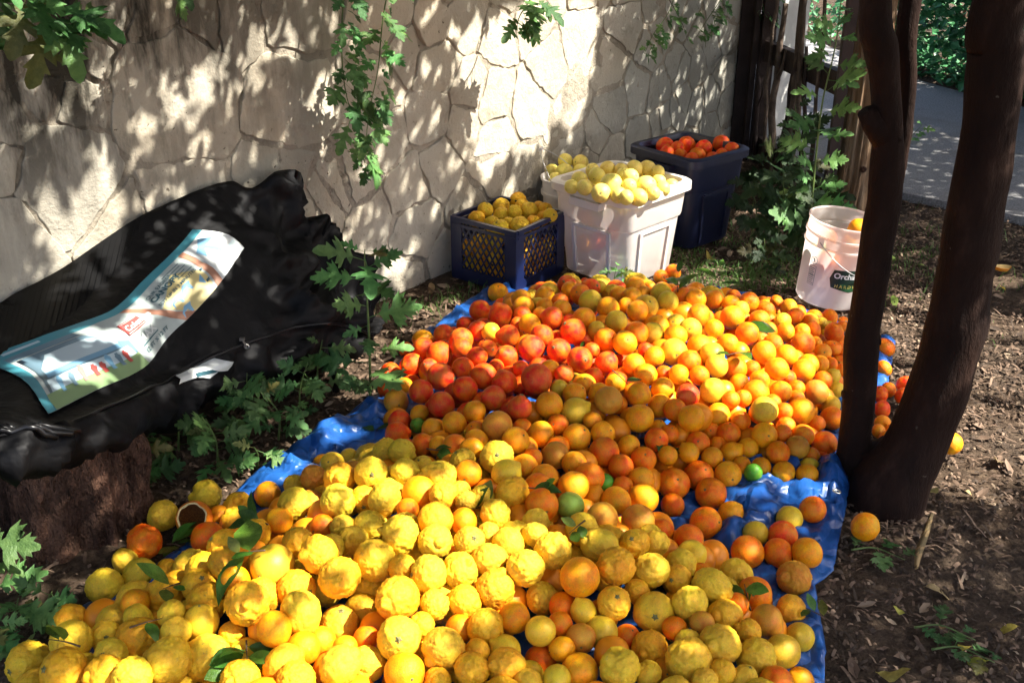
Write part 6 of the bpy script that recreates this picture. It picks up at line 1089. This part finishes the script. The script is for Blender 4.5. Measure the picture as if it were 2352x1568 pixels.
# mulch: chips and twigs nobody could count
rm = random.Random(99); mats = [simple('chip a', (.15, .10, .068), .9, .2, 9, .3, 0, 0), simple('chip b', (.19, .13, .09), .9, .2, 9, .3, 0, 0), simple('chip c', (.07, .05, .036), .9, .2, 9, .3, 0, 0), simple('chip d', (.27, .20, .135), .9, .2, 9, .3, 0, 0)]
pathp = [Vector(q) for q in edge0 + edge1]
mb = MB(); cnt = 0
while cnt < 34000:
    q = rm.random()
    if q < .62: x, y = rm.uniform(.62, 2.9), rm.uniform(1.35, 5.2)
    elif q < .8: x, y = rm.uniform(-1.4, .3), rm.uniform(1.5, 4.2)
    else: x, y = rm.uniform(.2, 1.8), rm.uniform(3.8, 6.0)
    if (Vector((x, y, 0)) - WB).dot(WN) < .02: continue
    if pdist(tp, x, y) > -.005 or pdist(pathp, x, y) > 0: continue
    dn = noise.noise(Vector((x * 1.7, y * 1.7, 4)))
    if rm.random() > .62 + .8 * dn: continue
    cnt += 1; z = gz(x, y) + rm.uniform(.0, .012); L_ = rm.uniform(.007, .028) * (1 if rm.random() < .93 else 2.6); w = rm.uniform(.0015, .0048); A = rm.uniform(0, 6.3); tl = rm.uniform(-.35, .35)
    d = Vector((math.cos(A), math.sin(A), tl)) * L_ / 2; s = Vector((-math.sin(A), math.cos(A), rm.uniform(-.5, .5))) * w; c = Vector((x, y, z + .004)); m_ = rm.choices((0, 1, 2, 3), (4, 2, 4, .5))[0]
    mb.add([c - d - s * rm.uniform(.6, 1.1), c - d * rm.uniform(.7, 1) + s * rm.uniform(.6, 1.1), c + s + Vector((0, 0, .003)), c - s + Vector((0, 0, .003)), c + d * rm.uniform(.7, 1) - s * rm.uniform(.5, 1.1), c + d + s * rm.uniform(.5, 1.1)], [(0, 3, 2, 1), (3, 4, 5, 2)], m_)
obj('mulch', mb.me('mulch', mats), None, 'brown wood chips, bark bits and twigs strewn over the soil', 'mulch', None, 'stuff')
mb = MB()
for i in range(5200):
    q = rm.random()
    if q < .5: x, y = rm.gauss(.95, .22), rm.gauss(4.15, .22)
    elif q < .75: x, y = rm.gauss(1.45, .3), rm.gauss(4.6, .22)
    elif q < .87: x, y = rm.gauss(1.75, .25), rm.gauss(4.3, .3)
    else: x, y = rm.gauss(-.25, .25), rm.gauss(3.9, .15)
    if (Vector((x, y, 0)) - WB).dot(WN) < .02 or pdist(tp, x, y) > -.01 or pdist(pathp, x, y) > 0: continue
    if noise.noise(Vector((x * 4, y * 4, 0))) < -.05: continue
    h = rm.uniform(.012, .06); A = rm.uniform(0, 6.3); b = Vector((x, y, gz(x, y) - .002)); w = Vector((math.cos(A), math.sin(A), 0)) * .0018; l_ = Vector((rm.uniform(-1, 1), rm.uniform(-1, 1), 0)) * h * .9
    mb.add([b - w, b + w, b + l_ * .4 + Vector((0, 0, h * .7)) + w * .7, b + l_ * .4 + Vector((0, 0, h * .7)) - w * .7, b + l_ + Vector((0, 0, h * .9))], [(0, 1, 2, 3), (3, 2, 4)])
o = obj('grass', mb.me('grass', M['grass']), None, 'thin green grass growing around the bins and weeds', 'grass', None, 'stuff')
mb = MB(); V_ = MB()
for i in range(900):                               # fallen leaf litter by the wall and under the weeds
    if i < 420: x, y = rm.gauss(-.35, .25), rm.gauss(3.7, .3)
    elif i < 650: x, y = rm.gauss(1.5, .4), rm.gauss(4.5, .4)
    else: x, y = rm.uniform(.7, 2.6), rm.uniform(1.5, 4.6)
    if (Vector((x, y, 0)) - WB).dot(WN) < .03 or pdist(tp, x, y) > -.01 or pdist(pathp, x, y) > 0: continue
    s = rm.uniform(.014, .034); R = Euler((rm.uniform(-.5, .5), rm.uniform(-.5, .5), rm.uniform(0, 6.3))).to_matrix(); c = Vector((x, y, gz(x, y) + .010)); m_ = rm.choices((0, 1, 2, 3), (3, 3, 2, 2))[0]
    mb.add([c + R @ (Vector(q) * s) for q in ((0, -1, 0), (.38, -.3, .14), (.30, .5, .06), (0, 1, .1), (-.30, .5, .1), (-.38, -.3, .12), (0, 0, -.03))], [(0, 1, 6), (1, 2, 6), (2, 3, 6), (3, 4, 6), (4, 5, 6), (5, 0, 6)], m_)
obj('leaf_litter', mb.me('leaf_litter', mats), None, 'small brown fallen leaves scattered on the soil by the wall', 'leaf litter', None, 'stuff')

# ================================================================ the tree: two trunks from one foot, a third stem behind, crown overhead
tree = empty('forked_tree', (1.04, 2.52, 0), 'dark smooth-barked tree forking from the ground, leafy crown overhead', 'tree')
def tr(L_, Y): return [(aty((a + b) / 2, y, Y), (b - a) / 2 / FPX * ((aty((a + b) / 2, y, Y) - CAM).dot(AF))) for y, a, b in L_]
tl = tr([(1023, 1925, 2004), (903, 1935, 2011), (780, 1940, 2020), (711, 1954, 2028), (600, 1970, 2045), (504, 1984, 2063), (423, 1995, 2073), (300, 2004, 2074), (180, 1997, 2067), (108, 1984, 2062), (0, 1975, 2049)], 2.60)
base = Vector((1.01, 2.60, -.05))
def extend(tl, top): return crom([q for q, r in tl] + top, 4)
P = [base] + [q for q, r in tl] + [Vector((.84, 2.7, 1.8)), Vector((.95, 2.9, 2.4)), Vector((1.3, 3.1, 3.0))]; Rr = [.095] + [r for q, r in tl] + [.042, .036, .026]
def rint(R_, n): return [v.x for v in crom([(r, 0, 0) for r in R_], n)]
mb = MB(); mb.tube(crom(P, 6), rint(Rr, 6), 32, 0, True, .09, 12, 2, .07, 2.2)
for z_, s_ in ((.42, -1), (.25, 1)): q = [v for v in crom(P, 6) if v.z > z_][0]; mb.tube([q, q + Vector((-.052 * s_ * .9, -.01, .004))], [.030, .012], 12, 0, True, .3, 30)
q = [v for v in crom(P, 6) if v.z > 1.02][0]; mb.tube([q + Vector((.01, 0, -.05)), q + Vector((-.035, -.01, -.005)), q + Vector((-.062, -.015, .03))], [.036, .030, .020], 12, 0, True, .25, 30)
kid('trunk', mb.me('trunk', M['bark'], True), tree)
t2_ = tr([(1023, 2033, 2172), (951, 2067, 2201), (831, 2105, 2240), (740, 2130, 2266), (700, 2138, 2268), (615, 2156, 2280), (565, 2166, 2294), (423, 2187, 2314), (270, 2213, 2336), (120, 2226, 2350), (0, 2238, 2362)], 2.50)
P = [Vector((1.03, 2.50, -.06)), Vector((1.05, 2.50, .04))] + [q for q, r in t2_] + [Vector((1.2, 2.5, 1.9)), Vector((1.5, 2.4, 2.5)), Vector((2.1, 2.3, 3.1))]; Rr = [.125, .104] + [r for q, r in t2_] + [.068, .055, .035]
mb = MB(); mb.tube(crom(P, 6), rint(Rr, 6), 40, 0, True, .08, 10, 7, .07, 2.5); q = [v for v in crom(P, 6) if v.z > .40][0]; mb.tube([q, q + Vector((.07, -.01, .012))], [.045, .018], 14, 0, True, .3, 25)
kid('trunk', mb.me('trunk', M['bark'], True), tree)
t3_ = tr([(420, 2050, 2075), (342, 2055, 2088), (290, 2062, 2096), (180, 2066, 2106), (0, 2067, 2117)], 2.68)
P = [q for q, r in t3_] + [Vector((1.02, 2.72, 1.9)), Vector((.9, 2.9, 2.9))]; Rr = [r for q, r in t3_] + [.026, .018]
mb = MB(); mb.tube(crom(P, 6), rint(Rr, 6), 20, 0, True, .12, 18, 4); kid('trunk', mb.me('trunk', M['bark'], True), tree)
mb = MB(); mb.tube([(1.0, 2.55, .06), (1.04, 2.55, .085), (1.08, 2.54, .07)], [.06, .068, .06], 16, 0, True, .3, 18); kid('root_crotch', mb.me('root_crotch', M['bark'], True), tree)

# lit places: (point, radius); the crown has gaps towards the sun above them
LIT = []
def lg1(z, L_, k=1.0):
    for x, y, r in L_: LIT.append((at(x, y, z), r * k))
lg1(.20, [(1150, 790, .20), (1290, 830, .18), (1010, 850, .16), (1420, 880, .14), (1560, 830, .17), (1680, 780, .20), (1800, 800, .18), (1880, 830, .12), (1720, 900, .15), (1860, 920, .10), (1640, 720, .10), (1750, 720, .10), (1530, 900, .12), (1200, 740, .07), (1050, 780, .1), (960, 800, .1), (900, 860, .06), (1850, 730, .08)], .8)
lg1(.20, [(1100, 1270, .17), (960, 1240, .12), (1010, 1360, .15), (880, 1420, .12), (780, 1440, .12), (770, 1530, .10), (900, 1130, .10), (790, 1110, .08), (650, 1330, .09), (560, 1430, .06), (1230, 1250, .07), (1010, 1150, .08), (640, 1550, .12), (1140, 1055, .05), (1320, 1110, .04), (300, 1545, .07), (950, 1500, .07), (1040, 1110, .05), (740, 1180, .05), (500, 1240, .04), (1540, 1100, .035), (1250, 985, .03), (1815, 1030, .03), (560, 1310, .04), (1190, 1340, .05), (720, 1300, .07)], .62)
lg1(.03, [(1040, 710, .09), (740, 1010, .05), (620, 1085, .06), (840, 830, .09), (880, 770, .07), (560, 1120, .05), (1740, 1140, .025)])
lg1(.42, [(1480, 425, .09), (1430, 460, .08), (1530, 430, .08), (1380, 450, .05)]); lg1(.22, [(1500, 560, .12), (1470, 620, .1), (1540, 500, .08), (1910, 600, .19), (1880, 660, .1)])
lg1(0, [(1620, 640, .09), (1560, 625, .07), (1690, 590, .05), (1830, 700, .06), (2230, 1000, .12), (2310, 1040, .12), (2180, 1060, .07), (2120, 690, .07), (2300, 740, .09), (2060, 740, .07), (2250, 860, .10), (2330, 880, .08), (2100, 800, .08), (2080, 880, .1), (2190, 930, .08), (2300, 640, .05), (2240, 1120, .05), (2310, 960, .07), (1650, 615, .05), (2320, 800, .06)], 1.25)
for x, y, Y, r in ((2215, 830, 2.42, .045), (2050, 520, 2.58, .035), (2045, 600, 2.58, .02), (2100, 100, 2.68, .035), (2100, 170, 2.68, .02)): LIT.append((aty(x, y, Y), r))
for x, y, r in ((1200, 150, .17), (1290, 130, .12), (1150, 240, .14), (1090, 110, .06), (1330, 190, .10), (1250, 220, .12), (1110, 200, .07), (1220, 80, .07), (1330, 110, .07), (1140, 330, .05), (1180, 290, .05), (180, 500, .055), (120, 500, .05), (220, 470, .045), (230, 530, .06), (150, 560, .05), (590, 85, .03), (615, 95, .035), (595, 170, .04), (680, 90, .04), (430, 240, .035), (395, 210, .025), (475, 300, .03), (335, 300, .025), (480, 180, .03), (690, 240, .03), (720, 420, .05), (735, 390, .04), (665, 450, .03), (750, 350, .03), (760, 300, .025), (930, 230, .035), (1000, 25, .03), (1050, 60, .035), (905, 150, .03), (1045, 370, .03), (1010, 470, .03), (960, 560, .035), (930, 620, .04), (900, 600, .03), (850, 600, .04), (1180, 420, .025), (230, 380, .035), (190, 190, .03), (215, 180, .025), (980, 160, .03), (1010, 260, .03), (1370, 60, .05), (1080, 480, .03), (1090, 260, .05), (700, 500, .04), (800, 560, .03)):
    LIT.append((onwall(x, y, .02), r if r >= .06 else r * .6))
for u, v, r in ((.10, .5, .06), (.2, .8, .05), (.30, .35, .04), (.38, .8, .045), (.52, .3, .035), (.63, .6, .035), (.86, .45, .05), (.92, .8, .04), (.98, .3, .03), (.05, .4, .04), (.75, .85, .03), (.45, .45, .03)): LIT.append((lab(u, v, 0), r * .7))
for x, y, o, r in ((200, 640, .1, .04), (140, 670, .1, .025), (270, 590, .1, .03), (560, 500, .13, .022), (670, 620, .2, .02), (480, 545, .13, .02), (640, 440, .06, .02), (440, 900, .44, .025), (300, 950, .46, .03), (600, 880, .42, .022), (830, 680, .3, .03)): LIT.append((onwall(x, y, o), r * .7))
for x, y, Y, r in ((60, 1085, 2.02, .035), (195, 1050, 2.05, .03), (40, 1120, 2.0, .03), (195, 1200, 2.02, .015), (50, 1260, 2.0, .02)): LIT.append((aty(x, y, Y), r))
for x, y in ((860, 90), (880, 160), (870, 40), (850, 380), (1200, 15), (1240, 30), (1210, 60)): LIT.append((onwall(x, y, .2), .05))
for x, y, r in ((1935, 250, .08), (1920, 360, .08), (1950, 170, .05)): LIT.append((aty(x, y, 4.98), r))
for z_ in (.07, .19, .31, .39):
    for u_ in (.15, .45, .75, 1.0): LIT.append((Vector((.449 + .26 * u_, 3.935 + .26 * u_, z_)), .075))
for x, y, r in ((1250, 150, .2), (1150, 160, .14), (1330, 60, .1)): LIT.append((onwall(x, y, .02), r))
# sun-aligned frame
SA = SDIR.cross(Vector((0, 0, 1))).normalized(); SB = SA.cross(SDIR).normalized()
lit2 = [(p.dot(SA), p.dot(SB), r) for p, r in LIT]
cell = {}
for i, (a, b, r) in enumerate(lit2):
    for ia in range(int((a - r - .1) // .25), int((a + r + .1) // .25) + 1):
        for ib in range(int((b - r - .1) // .25), int((b + r + .1) // .25) + 1): cell.setdefault((ia, ib), []).append(i)
cor = [Vector((x, y, z)) for x in (-2.6, 4.0) for y in (.5, 7.4) for z in (0, 1.2)]
a0, a1 = min(p.dot(SA) for p in cor), max(p.dot(SA) for p in cor); b0, b1 = min(p.dot(SB) for p in cor), max(p.dot(SB) for p in cor)
rc = random.Random(5); V, Fc = [], []; NL = 0
CROWN_N = 13500
for ci in range(CROWN_N):
    ca, cb = rc.uniform(a0, a1), rc.uniform(b0, b1); z = rc.uniform(2.0, 3.5)
    # point on the sun line at height z
    base_ = SA * ca + SB * cb; t = (z - base_.z) / SDIR.z; pc = base_ + SDIR * t
    for k in range(rc.randint(8, 15)):
        p = pc + Vector((rc.gauss(0, .13), rc.gauss(0, .13), rc.gauss(0, .10))); a, b = p.dot(SA), p.dot(SB); s = rc.uniform(.06, .11)
        bad = False
        for i in cell.get((int(a // .25), int(b // .25)), ()):
            la, lb_, lr = lit2[i]; d = math.hypot(a - la, b - lb_)
            if d < lr + s * rc.uniform(.05, .5): bad = True; break
        if bad: continue
        R = Euler((rc.gauss(0, .55), rc.gauss(0, .55), rc.uniform(0, 6.3))).to_matrix(); kk = len(V)
        for x, y, zz in ((0, -.5, 0), (.22, -.12, .06), (.16, .25, .04), (0, .5, -.05), (-.16, .25, .04), (-.22, -.12, .06)): V.append(p + R @ (Vector((x, y, zz)) * s))
        Fc.append((kk, kk + 1, kk + 2, kk + 3)); Fc.append((kk, kk + 3, kk + 4, kk + 5)); NL += 1
kid('crown', mesh('crown', V, Fc, M['crown']), tree)
cm = sum((v for v in V[::97]), Vector()) / len(V[::97])
mb = MB()
for i in range(7):
    e = V[rc.randrange(len(V))]; s0 = rc.choice((Vector((2.1, 2.3, 3.1)), Vector((1.3, 3.1, 3.0)), Vector((1.5, 2.4, 2.5)))); m_ = s0.lerp(e, .5) + Vector((rc.uniform(-.2, .2), rc.uniform(-.2, .2), .25))
    mb.tube(crom([s0, m_, e], 5), [.022 - .0017 * k for k in range(11)], 7)
kid('limbs', mb.me('limbs', M['bark'], True), tree)
print('leaves', NL, 'fruit', len(SPH))
